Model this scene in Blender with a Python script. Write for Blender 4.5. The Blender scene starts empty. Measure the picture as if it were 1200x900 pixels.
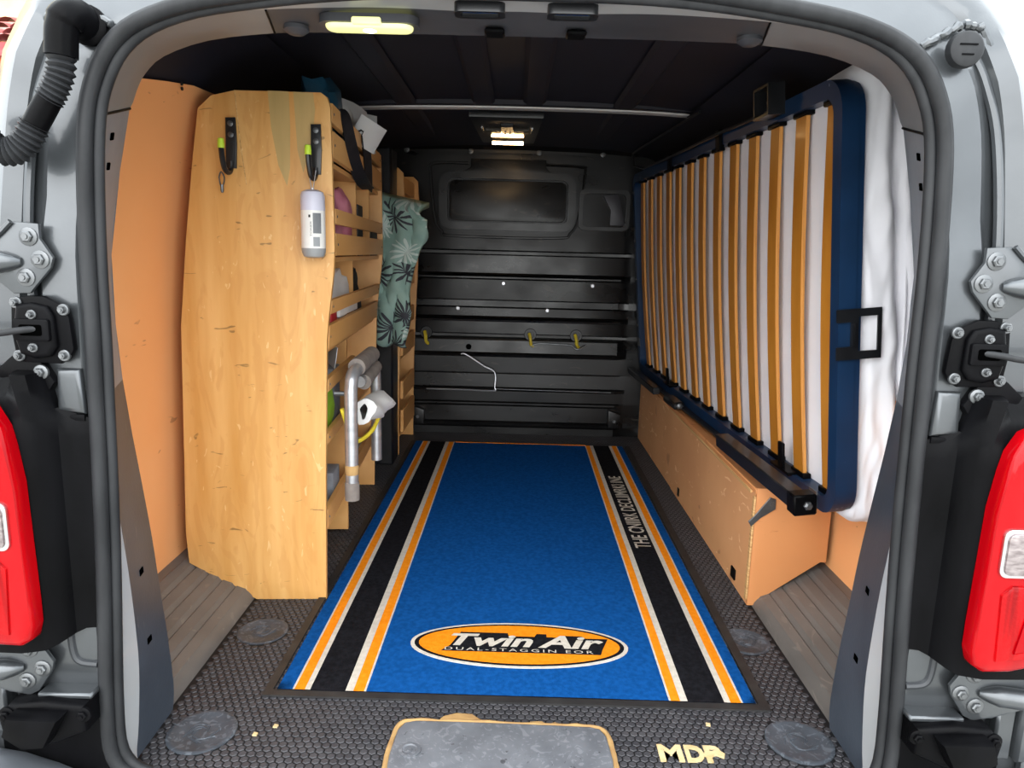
import bpy, bmesh, math, random
from mathutils import Vector, Matrix, noise
random.seed(7)
SC = bpy.context.scene
COL = SC.collection

# ------------------------------------------------------------------ camera
cam_d = bpy.data.cameras.new('camera')
cam = bpy.data.objects.new('camera', cam_d); COL.objects.link(cam)
cam_d.sensor_fit = 'HORIZONTAL'; cam_d.sensor_width = 36.0
cam_d.lens = 832.0 / 1200.0 * 36.0
cam_d.clip_start = 0.02; cam_d.clip_end = 200
RGT = Vector((0.99965446, 0.00709243, 0.02531133))
UPV = Vector((-0.02617687, 0.180857, 0.98316098))
FWD = Vector((-0.00239527, 0.98348383, -0.18098017))
cam.matrix_world = Matrix(((RGT.x, UPV.x, -FWD.x, 0.0), (RGT.y, UPV.y, -FWD.y, 0.0),
                           (RGT.z, UPV.z, -FWD.z, 0.89), (0, 0, 0, 1)))
SC.camera = cam

# ------------------------------------------------------------------ sky
world = bpy.data.worlds.new('world'); SC.world = world
world.use_nodes = True
wb = world.node_tree.nodes['Background']
wb.inputs[0].default_value = (0.90, 0.96, 1.0, 1.0)
# overcast sky: brightens evenly from the horizon to the zenith
_n = world.node_tree.nodes; _l = world.node_tree.links
_tc = _n.new('ShaderNodeTexCoord'); _sx = _n.new('ShaderNodeSeparateXYZ'); _l.new(_tc.outputs['Generated'], _sx.inputs[0])
_mr = _n.new('ShaderNodeMapRange'); _mr.inputs[1].default_value = 0.0; _mr.inputs[2].default_value = 1.0
_mr.inputs[3].default_value = 0.75; _mr.inputs[4].default_value = 1.75
_l.new(_sx.outputs[2], _mr.inputs[0]); _l.new(_mr.outputs[0], wb.inputs[1])

# ------------------------------------------------------------------ hazy sun through thin cloud, low behind the viewer's left
sun_d = bpy.data.lights.new('sun', 'SUN'); sun_d.energy = 1.45; sun_d.angle = math.radians(95); sun_d.color = (1.0, 0.97, 0.93)
sun = bpy.data.objects.new('sun', sun_d); COL.objects.link(sun)
sun.rotation_euler = Vector((0.20, 0.94, -0.27)).to_track_quat('-Z', 'Y').to_euler()

# ------------------------------------------------------------------ exposure
SC.view_settings.view_transform = 'Standard'
SC.view_settings.look = 'None'
SC.view_settings.exposure = 1.85
SC.view_settings.gamma = 1.0
SC.view_settings.use_curve_mapping = False
SC.cycles.max_bounces = 8
SC.cycles.diffuse_bounces = 5

# ------------------------------------------------------------------ materials
def lin(h):
    h = h.lstrip('#')
    out = []
    for i in (0, 2, 4):
        c = int(h[i:i+2], 16) / 255.0
        out.append(c / 12.92 if c <= 0.04045 else ((c + 0.055) / 1.055) ** 2.4)
    return (out[0], out[1], out[2], 1.0)

def M(name, col, rough=0.5, metal=0.0, col2=None, nscale=(8, 8, 8), ndetail=4, lo=0.35, hi=0.65,
      bump=0.0, bscale=60.0, coat=0.0, trans=0.0, ior=1.45, emit=None, estr=0.0, sheen=0.0, rvar=0.0, spec=0.5):
    m = bpy.data.materials.new(name); m.use_nodes = True
    nt = m.node_tree; N = nt.nodes; L = nt.links
    p = N['Principled BSDF']
    p.inputs['Base Color'].default_value = lin(col)
    p.inputs['Roughness'].default_value = rough
    p.inputs['Metallic'].default_value = metal
    p.inputs['Coat Weight'].default_value = coat
    p.inputs['Coat Roughness'].default_value = 0.08
    p.inputs['Transmission Weight'].default_value = trans
    p.inputs['IOR'].default_value = ior
    p.inputs['Sheen Weight'].default_value = sheen
    p.inputs['Specular IOR Level'].default_value = spec
    if emit:
        p.inputs['Emission Color'].default_value = lin(emit); p.inputs['Emission Strength'].default_value = estr
    tc = N.new('ShaderNodeTexCoord')
    if col2:
        mp = N.new('ShaderNodeMapping'); mp.inputs['Scale'].default_value = nscale
        nz = N.new('ShaderNodeTexNoise'); nz.inputs['Scale'].default_value = 1.0; nz.inputs['Detail'].default_value = ndetail
        rp = N.new('ShaderNodeValToRGB')
        rp.color_ramp.elements[0].position = lo; rp.color_ramp.elements[0].color = lin(col)
        rp.color_ramp.elements[1].position = hi; rp.color_ramp.elements[1].color = lin(col2)
        L.new(tc.outputs['Object'], mp.inputs[0]); L.new(mp.outputs[0], nz.inputs['Vector'])
        L.new(nz.outputs[0], rp.inputs[0]); L.new(rp.outputs[0], p.inputs['Base Color'])
        if rvar:
            mr = N.new('ShaderNodeMapRange'); mr.inputs[1].default_value = 0.3; mr.inputs[2].default_value = 0.7
            mr.inputs[3].default_value = rough - rvar; mr.inputs[4].default_value = rough + rvar
            L.new(nz.outputs[0], mr.inputs[0]); L.new(mr.outputs[0], p.inputs['Roughness'])
    if bump:
        bn = N.new('ShaderNodeTexNoise'); bn.inputs['Scale'].default_value = bscale; bn.inputs['Detail'].default_value = 3
        bp_ = N.new('ShaderNodeBump'); bp_.inputs['Strength'].default_value = bump; bp_.inputs['Distance'].default_value = 0.002
        L.new(tc.outputs['Object'], bn.inputs['Vector']); L.new(bn.outputs[0], bp_.inputs['Height'])
        L.new(bp_.outputs[0], p.inputs['Normal'])
    return m

def scratches(m, col, scale, rot=0.0, lo=0.655, hi=0.67, dist=1.2, amount=0.6):
    """thin long marks of wear mixed over the base colour"""
    nt = m.node_tree; N = nt.nodes; L = nt.links; p = N['Principled BSDF']
    tc = N.new('ShaderNodeTexCoord'); mp = N.new('ShaderNodeMapping')
    mp.inputs['Scale'].default_value = scale; mp.inputs['Rotation'].default_value = (rot, rot * .7, rot * .4)
    nz = N.new('ShaderNodeTexNoise'); nz.inputs['Scale'].default_value = 1; nz.inputs['Detail'].default_value = 2
    nz.inputs['Distortion'].default_value = dist
    rp = N.new('ShaderNodeMapRange'); rp.inputs[1].default_value = lo; rp.inputs[2].default_value = hi
    rp.inputs[3].default_value = 0; rp.inputs[4].default_value = amount
    mx = N.new('ShaderNodeMix'); mx.data_type = 'RGBA'
    L.new(tc.outputs['Object'], mp.inputs[0]); L.new(mp.outputs[0], nz.inputs['Vector'])
    L.new(nz.outputs[0], rp.inputs[0]); L.new(rp.outputs[0], mx.inputs[0])
    src = p.inputs['Base Color']
    if src.is_linked: L.new(src.links[0].from_socket, mx.inputs[6])
    else: mx.inputs[6].default_value = src.default_value
    mx.inputs[7].default_value = lin(col)
    L.new(mx.outputs[2], src)
    return m

m_grey = M('grey_metallic_paint', '#44474a', 0.34, 0.65, '#505356', (5, 5, 5), coat=0.5, bump=0.06, bscale=220)
m_greylight = M('grey_paint_satin', '#a6a8aa', 0.42, 0.3, '#b0b2b4', (4, 4, 4), coat=0.2)
m_inner = M('grey_inner_metal', '#414247', 0.45, 0.3, '#4a4b50', (6, 6, 6), rvar=0.08)
m_rubber = M('rubber_seal', '#1e1f21', 0.5, 0, '#292a2c', (30, 30, 8), bump=0.15, bscale=90, spec=.22)
m_black = M('black_plastic', '#060607', 0.36, 0, '#0a0a0c', (18, 18, 6), bump=0.12, bscale=120, rvar=0.1, spec=.06)
m_blacktrim = scratches(M('black_trim_plastic', '#343a43', 0.40, 0, '#3d434c', (10, 10, 10), bump=0.10, bscale=160, spec=.4), '#5d5f62', (30, 30, 9), 0.6, .71, .73, 1.2, .5)
m_blackgloss = M('black_satin_metal', '#0d0e11', 0.4, 0.0, '#18191c', (20, 20, 20), coat=0.2)
m_bulk = scratches(M('black_bulkhead_metal', '#0c0c0d', 0.34, 0.0, '#131314', (5, 5, 9), bump=0.08, bscale=40, rvar=0.1, spec=.5), '#3a342e', (5, 5, 14), 0.5, .66, .70, 2.0, .55)
m_roof = M('black_roof_metal', '#1c1c25', 0.55, 0.0, '#23232d', (4, 4, 4), spec=.35)
m_bow = M('bare_roof_bow', '#c0bebb', 0.45, 0.2, '#d2d0cd', (8, 60, 60))
m_floor = M('floor_rubber', '#111113', 0.6, 0, '#18181a', (12, 12, 12), spec=.3)
m_stud = M('floor_stud_rubber', '#303034', 0.5, 0, '#3e3d40', (26, 26, 26), bump=0.15, bscale=300, rvar=0.1, spec=.4)
m_disc = scratches(M('floor_disc_rubber', '#33373d', 0.5, 0, '#40454c', (22, 22, 22), bump=0.3, bscale=70), '#5c6168', (40, 40, 40), .4, .56, .60, 2.5, .6)
m_sill = scratches(M('worn_sill_plastic', '#585451', 0.42, 0, '#67625e', (7, 5, 7), bump=0.1, bscale=80, rvar=0.08), '#756e67', (26, 9, 26), .5, .64, .68, 2.2, .6)
m_orange = scratches(M('orange_painted_ply', '#f0a86c', 0.5, 0, '#f4b076', (3, 3, 3), bump=0.05, bscale=40), '#a5683c', (9, 9, 26), .8, .70, .73)
m_orange_end = scratches(M('orange_end_board', '#c2814f', 0.5, 0, '#ca8b58', (3, 3, 3), bump=0.05, bscale=40), '#a5683c', (9, 9, 26), .8, .70, .73)
m_orange_worn = scratches(scratches(M('worn_orange_ply', '#cd9465', 0.5, 0, '#d69f6e', (4, 4, 4), bump=0.05, bscale=40), '#ecc596', (8, 8, 22), .9, .655, .675, 1.8, .8), '#8a5a35', (14, 14, 14), .3, .70, .74, .5, .5)
m_ply = scratches(scratches(scratches(M('birch_ply', '#c58e49', 0.48, 0, '#d9a868', (22, 22, 2.2), 7, .3, .7, bump=0.08, bscale=30), '#c08848', (16, 16, 4.5), .2, .53, .60, 3.0, .35), '#e6c48e', (40, 40, 15), .5, .69, .72, 1.5, .45), '#4d3a22', (14, 14, 46), .45, .70, .74, 1.5, .6)
m_plydark = M('birch_ply_inside', '#c89252', 0.5, 0, '#d8a466', (9, 2, 9), 5, .3, .7, bump=0.05, bscale=30)
m_plyedge = M('ply_edge', '#d8b27c', 0.55, 0, '#a87b48', (3, 3, 160), 2)
m_veneer = M('greyed_veneer', '#a9905a', 0.5, 0, '#b89a62', (30, 30, 4), 4)
m_slat = M('beech_slat', '#a8691e', 0.36, 0, '#bd7d2c', (14, 3, 30), 5, coat=0.05)
m_slatedge = M('slat_edge', '#cf9048', 0.45, 0, '#b87a38', (6, 3, 200), 2)
m_blue = scratches(M('navy_steel', '#0d2540', 0.45, 0.0, '#112e4e', (6, 6, 6), coat=0.1, spec=.35), '#8494a8', (40, 40, 40), .4, .74, .75, .6, .7)
m_cotton = M('white_cotton', '#dcdbe1', 0.85, 0, '#e6e5ea', (5, 5, 5), bump=0.25, bscale=14, sheen=0.2)
m_carpet_blue = M('carpet_blue', '#0a3f78', 0.95, 0, '#104a8a', (90, 90, 90), 3, bump=0.6, bscale=420, spec=.04)
m_carpet_black = M('carpet_black', '#131316', 0.95, 0, '#1c1c20', (90, 90, 90), 3, bump=0.6, bscale=420, spec=.04)
m_carpet_white = M('carpet_white', '#b4ada2', 0.95, 0, '#c2bbb0', (90, 90, 90), 3, bump=0.6, bscale=420, spec=.04)
m_carpet_orange = M('carpet_orange', '#d97a12', 0.95, 0, '#e2861c', (90, 90, 90), 3, bump=0.6, bscale=420, spec=.04)
m_matrubber = M('mat_rubber', '#1e1d1e', 0.55, 0, '#2a2929', (20, 20, 20), bump=0.1, bscale=150)
m_red = M('red_lens', '#860007', 0.10, 0, '#98040b', (30, 30, 4), coat=0.08, spec=.2)
m_redlight = M('red_lens_ribbed', '#a80409', 0.14, 0, '#6e0004', (70, 70, 5), 1, bump=.5, bscale=160, coat=0.08, spec=.2)
m_reddeep = M('red_lens_deep', '#9a0008', 0.15, 0, coat=1.0)
m_clear = M('clear_reflector', '#9a9090', 0.15, 0.6, '#6f6465', (60, 60, 200), 2, coat=1.0)
m_chrome = M('chrome_trim', '#c9cacc', 0.16, 1.0)
m_steel = M('zinc_bolt', '#5c5e60', 0.38, 0.75, '#6c6e70', (40, 40, 40))
m_alu = M('brushed_aluminium', '#a9aaae', 0.34, 0.75, '#bfc0c4', (10, 10, 60))
m_foam = M('grey_foam_grip', '#6b635e', 0.8, 0, '#7a726c', (40, 40, 40), bump=0.2, bscale=150)
m_cream = M('cream_paint', '#c2ad85', 0.7, 0, '#b0996c', (30, 30, 30), bump=0.2, bscale=90)
m_tan = M('tan_sealant', '#96744a', 0.75, 0, '#ab8a58', (25, 25, 25), bump=0.7, bscale=45)
m_plate = scratches(M('worn_sill_plate', '#54565b', 0.42, 0, '#64666b', (16, 16, 16), 5, bump=0.3, bscale=50), '#8b8d92', (38, 38, 38), .3, .58, .64, 3.0, .3)
m_plate = scratches(m_plate, '#26272a', (70, 70, 70), .2, .69, .72, 1.0, .7)
m_white = M('white_plastic', '#dad9d6', 0.4, 0, '#e3e2df', (9, 9, 9))
m_lilac = M('pale_lilac_plastic', '#c3c2d2', 0.35, 0, '#cdcddb', (9, 9, 9))
m_paper = M('white_paper', '#cfd0cf', 0.8, 0, '#dddddc', (6, 6, 6))
m_greyprint = M('grey_print', '#5d5f63', 0.6, 0, '#777a7e', (40, 40, 12))
m_lime = M('lime_rubber', '#bada3a', 0.5, 0, '#c6e04a', (30, 30, 30))
m_pink = M('pink_fabric', '#c46f86', 0.8, 0, '#d58a9c', (25, 25, 25), bump=0.4, bscale=40)
m_teal = M('teal_bag', '#173c4e', 0.55, 0, '#20506a', (16, 16, 16), bump=0.4, bscale=22)
m_brown = M('brown_leather', '#5a3b26', 0.6, 0, '#6b472f', (20, 20, 20))
m_redbox = M('red_print', '#b3202a', 0.5)
m_greybox = M('grey_fabric', '#777a80', 0.8, 0, '#8b8e94', (30, 30, 30), bump=0.4, bscale=40)
m_bluegrey = M('blue_grey_fabric', '#5d7084', 0.8, 0, '#7488a0', (30, 30, 30), bump=0.4, bscale=40)
m_dark = M('dark_nylon', '#131317', 0.6, 0, '#1d1d22', (30, 30, 30), bump=0.3, bscale=60)
m_yellow = M('yellow_cord', '#d9c53a', 0.55, 0, '#c9b22c', (30, 30, 30))
m_lime_bag = M('lime_plastic', '#a6d83a', 0.4, 0, '#93c52c', (20, 20, 20))
m_ground = M('wet_concrete', '#a6a49e', 0.8, 0, '#94928c', (3, 3, 3), bump=0.3, bscale=20)
m_hole = M('open_hole', '#020202', 0.9, spec=0.0)
m_wallstone = M('cream_stone', '#b3a06c', 0.9, 0, '#c9ba8e', (2, 2, 2), bump=0.3, bscale=10)
m_tile = M('red_roof_tile', '#8d3f42', 0.8, 0, '#b87f7a', (5, 5, 5))
m_orangewall = M('orange_render', '#b5502c', 0.9, 0, '#bd5c36', (3, 3, 3))
m_lamp = M('warm_lamp_tube', '#fff0d0', 0.4, emit='#ffcf90', estr=9.0)
m_lamplens = M('yellow_lamp_lens', '#d8d79a', 0.2, 0, coat=0.6, emit='#d9d98e', estr=0.40)
m_bulb = M('lamp_bulb_glow', '#fffbe0', 0.3, emit='#fffbd8', estr=4.0)
m_reflector = M('lamp_reflector', '#2a241c', 0.35, 0.5)
m_bumper = M('dark_bumper', '#3a3d41', 0.28, 0, '#505358', (5, 5, 5), coat=0.3)
m_sealant = M('grey_seam_sealant', '#77797c', 0.5, 0, '#696b6e', (20, 20, 20), bump=0.5, bscale=40)

def floral():
    m = M('floral_cloth', '#7d9a90', 0.7, 0, '#90aba1', (12, 12, 12), bump=0.15, bscale=60)
    nt = m.node_tree; N = nt.nodes; L = nt.links; p = N['Principled BSDF']
    uv = N.new('ShaderNodeTexCoord')
    vo = N.new('ShaderNodeTexVoronoi'); vo.inputs['Scale'].default_value = 8.5; vo.feature = 'F1'
    vo.voronoi_dimensions = '2D'
    L.new(uv.outputs['UV'], vo.inputs['Vector'])
    # petals: radial spokes about each cell centre
    sub = N.new('ShaderNodeVectorMath'); sub.operation = 'SUBTRACT'
    sc = N.new('ShaderNodeVectorMath'); sc.operation = 'SCALE'; sc.inputs['Scale'].default_value = 8.5
    L.new(uv.outputs['UV'], sc.inputs[0])
    sc2 = N.new('ShaderNodeVectorMath'); sc2.operation = 'SCALE'; sc2.inputs['Scale'].default_value = 8.5
    L.new(vo.outputs['Position'], sc2.inputs[0])
    L.new(sc.outputs[0], sub.inputs[0]); L.new(sc2.outputs[0], sub.inputs[1])
    sx = N.new('ShaderNodeSeparateXYZ'); L.new(sub.outputs[0], sx.inputs[0])
    at = N.new('ShaderNodeMath'); at.operation = 'ARCTAN2'; L.new(sx.outputs[1], at.inputs[0]); L.new(sx.outputs[0], at.inputs[1])
    mu = N.new('ShaderNodeMath'); mu.operation = 'MULTIPLY'; mu.inputs[1].default_value = 14; L.new(at.outputs[0], mu.inputs[0])
    si = N.new('ShaderNodeMath'); si.operation = 'SINE'; L.new(mu.outputs[0], si.inputs[0])
    ds = N.new('ShaderNodeMath'); ds.operation = 'MULTIPLY_ADD'; ds.inputs[1].default_value = 0.22; ds.inputs[2].default_value = 0.30
    L.new(si.outputs[0], ds.inputs[0])
    lt = N.new('ShaderNodeMath'); lt.operation = 'LESS_THAN'; L.new(vo.outputs['Distance'], lt.inputs[0]); L.new(ds.outputs[0], lt.inputs[1])
    cs = N.new('ShaderNodeSeparateColor'); L.new(vo.outputs['Color'], cs.inputs[0])
    gt = N.new('ShaderNodeMath'); gt.operation = 'GREATER_THAN'; gt.inputs[1].default_value = 0.45; L.new(cs.outputs[0], gt.inputs[0])
    fl = N.new('ShaderNodeMix'); fl.data_type = 'RGBA'; fl.inputs[6].default_value = lin('#b9c6c0'); fl.inputs[7].default_value = lin('#33343c')
    L.new(gt.outputs[0], fl.inputs[0])
    mx = N.new('ShaderNodeMix'); mx.data_type = 'RGBA'
    L.new(lt.outputs[0], mx.inputs[0]); L.new(p.inputs['Base Color'].links[0].from_socket, mx.inputs[6]); L.new(fl.outputs[2], mx.inputs[7])
    L.new(mx.outputs[2], p.inputs['Base Color'])
    return m
m_floral = floral()

# ------------------------------------------------------------------ builders
def V(*a): return Vector(a)

def link(name, me, mat=None, parent=None):
    o = bpy.data.objects.new(name, me); COL.objects.link(o)
    if mat is not None:
        for mm in (mat if isinstance(mat, (list, tuple)) else [mat]): me.materials.append(mm)
    if parent is not None: o.parent = parent
    return o

def obj(name, bm, mat, parent=None, smooth=True, angle=0.7):
    bmesh.ops.recalc_face_normals(bm, faces=bm.faces)
    me = bpy.data.meshes.new(name); 
    if smooth:
        for f in bm.faces: f.smooth = True
        for e in bm.edges:
            if len(e.link_faces) == 2:
                if e.calc_face_angle(0) > angle: e.smooth = False
            else: e.smooth = True
    bm.to_mesh(me); bm.free()
    return link(name, me, mat, parent)

def tag(o, label=None, cat=None, group=None, kind=None):
    if label: o['label'] = label
    if cat: o['category'] = cat
    if group: o['group'] = group
    if kind: o['kind'] = kind
    return o

def thing(name, label, cat, loc=(0, 0, 0), rz=0.0, group=None):
    o = bpy.data.objects.new(name, None); COL.objects.link(o)
    o.location = loc; o.rotation_euler = (0, 0, rz); o.empty_display_size = 0.05
    return tag(o, label, cat, group)

def dup(root, loc=None, rz=None, label=None):
    r = root.copy(); COL.objects.link(r)
    if loc is not None: r.location = loc
    if rz is not None: r.rotation_euler = (0, 0, rz)
    if label: r['label'] = label
    for ch in list(root.children):
        c = ch.copy(); COL.objects.link(c); c.parent = r
        for g in list(ch.children):
            d = g.copy(); COL.objects.link(d); d.parent = c
    return r

def NB(): return bmesh.new()

def box(bm, lo, hi, bev=0.0, mtx=None, seg=1):
    b = bmesh.new()
    bmesh.ops.create_cube(b, size=1.0)
    for v in b.verts:
        v.co = Vector([lo[i] + (v.co[i] + .5) * (hi[i] - lo[i]) for i in range(3)])
    if bev > 0:
        bmesh.ops.bevel(b, geom=list(b.edges), offset=bev, segments=seg, affect='EDGES', profile=.6)
    if mtx is not None: bmesh.ops.transform(b, matrix=mtx, verts=b.verts)
    merge(bm, b)

def merge(bm, b):
    me = bpy.data.meshes.new('tmp'); b.to_mesh(me); b.free(); bm.from_mesh(me); bpy.data.meshes.remove(me)

def frames(pts, closed=False):
    n = len(pts); T = []
    for i in range(n):
        if closed: t = pts[(i+1) % n] - pts[i-1]
        else: t = pts[min(i+1, n-1)] - pts[max(i-1, 0)]
        T.append(t.normalized())
    ref = Vector((0, 0, 1)) if abs(T[0].z) < .9 else Vector((1, 0, 0))
    U = [(ref - T[0] * ref.dot(T[0])).normalized()]
    for i in range(1, n):
        u = U[-1] - T[i] * U[-1].dot(T[i]); U.append(u.normalized())
    return [(T[i], U[i], T[i].cross(U[i])) for i in range(n)]

def tube(bm, pts, r, seg=10, closed=False, caps=True, flat=1.0):
    pts = [Vector(p) for p in pts]; fr = frames(pts, closed); rings = []
    for i, p in enumerate(pts):
        rr = r[i] if isinstance(r, (list, tuple)) else r
        t, u, w = fr[i]
        rings.append([bm.verts.new(p + u * math.cos(2*math.pi*k/seg) * rr + w * math.sin(2*math.pi*k/seg) * rr * flat) for k in range(seg)])
    n = len(rings)
    for i in range(n if closed else n-1):
        a, b = rings[i], rings[(i+1) % n]
        for k in range(seg): bm.faces.new((a[k], a[(k+1) % seg], b[(k+1) % seg], b[k]))
    if caps and not closed:
        bm.faces.new(rings[0][::-1]); bm.faces.new(rings[-1])

def smooth_path(pts, n=6, closed=False):
    pts = [Vector(p) for p in pts]; out = []; N_ = len(pts)
    rng = range(N_ if closed else N_ - 1)
    for i in rng:
        if closed: p0, p1, p2, p3 = pts[i-1], pts[i], pts[(i+1) % N_], pts[(i+2) % N_]
        else: p0, p1, p2, p3 = pts[max(i-1, 0)], pts[i], pts[i+1], pts[min(i+2, N_-1)]
        for k in range(n):
            t = k / n
            out.append(0.5 * ((2*p1) + (p2-p0)*t + (2*p0-5*p1+4*p2-p3)*t*t + (3*p1-p0-3*p2+p3)*t**3))
    if not closed: out.append(pts[-1])
    return out

def prism(bm, poly, plane, d0, d1, bev=0.0, seg=2, mtx=None):
    """poly 2-D outline; plane 'xz','yz','xy'; extruded between d0 and d1 along the third axis"""
    b = bmesh.new()
    def mk(p, d):
        if plane == 'xz': return b.verts.new((p[0], d, p[1]))
        if plane == 'yz': return b.verts.new((d, p[0], p[1]))
        return b.verts.new((p[0], p[1], d))
    A = [mk(p, d0) for p in poly]; B = [mk(p, d1) for p in poly]; n = len(poly)
    b.faces.new(A); b.faces.new(B[::-1])
    for i in range(n): b.faces.new((A[i], B[i], B[(i+1) % n], A[(i+1) % n]))
    bmesh.ops.recalc_face_normals(b, faces=b.faces)
    if bev > 0:
        fa = set(A); fb = set(B)
        ed = [e for e in b.edges if (e.verts[0] in fa and e.verts[1] in fa) or (e.verts[0] in fb and e.verts[1] in fb)]
        bmesh.ops.bevel(b, geom=ed, offset=bev, segments=seg, affect='EDGES', profile=.6)
    if mtx is not None: bmesh.ops.transform(b, matrix=mtx, verts=b.verts)
    merge(bm, b)

def ring_prism(bm, outer, inner, plane, d0, d1, mtx=None):
    b = bmesh.new()
    def mk(p, d):
        if plane == 'xz': return b.verts.new((p[0], d, p[1]))
        if plane == 'yz': return b.verts.new((d, p[0], p[1]))
        return b.verts.new((p[0], p[1], d))
    n = len(outer)
    oa = [mk(p, d0) for p in outer]; ob = [mk(p, d1) for p in outer]
    ia = [mk(p, d0) for p in inner]; ib = [mk(p, d1) for p in inner]
    for i in range(n):
        j = (i+1) % n
        b.faces.new((oa[i], oa[j], ia[j], ia[i])); b.faces.new((ob[j], ob[i], ib[i], ib[j]))
        b.faces.new((oa[j], oa[i], ob[i], ob[j])); b.faces.new((ia[i], ia[j], ib[j], ib[i]))
    if mtx is not None: bmesh.ops.transform(b, matrix=mtx, verts=b.verts)
    merge(bm, b)

def rrect(x0, z0, x1, z1, r, n=5):
    out = []
    for cx, cz, a0 in ((x1-r, z1-r, 0), (x0+r, z1-r, 90), (x0+r, z0+r, 180), (x1-r, z0+r, 270)):
        for k in range(n+1):
            a = math.radians(a0 + 90*k/n); out.append((cx + r*math.cos(a), cz + r*math.sin(a)))
    return out

def ellipse(cx, cy, rx, ry, n=40):
    return [(cx + rx*math.cos(2*math.pi*k/n), cy + ry*math.sin(2*math.pi*k/n)) for k in range(n)]

def lathe(bm, prof, seg=20, mtx=None):
    """prof list of (r, h) about local z"""
    b = bmesh.new(); rings = []
    for r, h in prof:
        rings.append([b.verts.new((max(r, 1e-4)*math.cos(2*math.pi*k/seg), max(r, 1e-4)*math.sin(2*math.pi*k/seg), h)) for k in range(seg)])
    for a, c in zip(rings, rings[1:]):
        for k in range(seg): b.faces.new((a[k], a[(k+1) % seg], c[(k+1) % seg], c[k]))
    b.faces.new(rings[0][::-1]); b.faces.new(rings[-1])
    if mtx is not None: bmesh.ops.transform(b, matrix=mtx, verts=b.verts)
    merge(bm, b)

def loft(bm, rows, closed=False):
    """rows of equal length points -> quad sheet; returns vert grid"""
    g = [[bm.verts.new(p) for p in r] for r in rows]
    for i in range(len(g)-1):
        n = len(g[i])
        for k in range(n if closed else n-1):
            try: bm.faces.new((g[i][k], g[i][(k+1) % n], g[i+1][(k+1) % n], g[i+1][k]))
            except ValueError: pass
    return g

def text_mesh(s, size, shear=0.0, offset=0.0, extrude=0.0, spacing=1.0, ax='LEFT'):
    cu = bpy.data.curves.new('txt', 'FONT'); cu.body = s; cu.size = size; cu.shear = shear; cu.offset = offset
    cu.extrude = extrude; cu.space_character = spacing; cu.align_x = ax; cu.resolution_u = 3
    o = bpy.data.objects.new('txt', cu); COL.objects.link(o)
    dg = bpy.context.evaluated_depsgraph_get()
    me = bpy.data.meshes.new_from_object(o.evaluated_get(dg))
    bpy.data.objects.remove(o); bpy.data.curves.remove(cu)
    me.materials.clear()
    return me

def fit_text(me, mapping, w, h):
    """scale a text mesh into w x h, then map (x,y,z)->world"""
    xs = [v.co.x for v in me.vertices]; ys = [v.co.y for v in me.vertices]
    x0, x1, y0, y1 = min(xs), max(xs), min(ys), max(ys)
    for v in me.vertices:
        a = (v.co.x - x0) / (x1 - x0) * w; b = (v.co.y - y0) / (y1 - y0) * h
        v.co = Vector(mapping(a, b, v.co.z))

def RX90(loc): # local z -> -y (facing the rear, towards the viewer)
    return Matrix.Translation(loc) @ Matrix.Rotation(math.radians(90), 4, 'X')

def bolt(bm, loc, r=0.009, mtx=None):
    """hex bolt with washer facing -y"""
    m = mtx if mtx is not None else RX90(loc)
    lathe(bm, [(r*1.55, -.002), (r*1.55, .002), (r*1.35, .003)], 16, m)
    lathe(bm, [(r, .002), (r, .007), (r*.8, .0085)], 6, m)
    lathe(bm, [(r*.45, .008), (r*.45, .010)], 8, m)

CX = -0.008     # the van's centre line

# ================================================================== GROUND AND BACKGROUND
bm = NB(); loft(bm, [[(-25, -12, -.55), (25, -12, -.55)], [(-25, 30, -.55), (25, 30, -.55)]])
tag(obj('ground', bm, m_ground), kind='structure')

house = thing('house', 'cream house with red tiled lean-to roof beyond the van at upper left', 'house', (-7.4, 7.2, -.55))
bm = NB(); box(bm, (-4, 0, 0), (3.2, .4, 3.3)); obj('orange_wall', bm, m_orangewall, house)
bm = NB(); box(bm, (-4, .9, 3.3), (3.2, 1.3, 8.0)); obj('upper_wall', bm, m_wallstone, house)
tm = NB()
for k in range(9):
    a = math.pi * k / 8
    pass
arc = [(0.11*math.cos(math.pi*k/6), 0.07*math.sin(math.pi*k/6)) for k in range(7)]
loft(tm, [[(x, 0, z) for x, z in arc], [(x*.85, .34, z*.9 + .10) for x, z in arc]])
tile0 = None
for r in range(4):
    for c in range(26):
        if tile0 is None:
            tile0 = obj('roof_tile', tm, m_tile, house); t = tile0
        else:
            t = tile0.copy(); COL.objects.link(t)
        t.location = (-2.5 + c * .22 + (.11 if r % 2 else 0), -.12 + r * .28, 3.27 + r * .13)
bm = NB(); box(bm, (-4, -.1, 3.15), (3.2, 1.0, 3.27)); obj('roof_deck', bm, m_tile, house)

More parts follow.
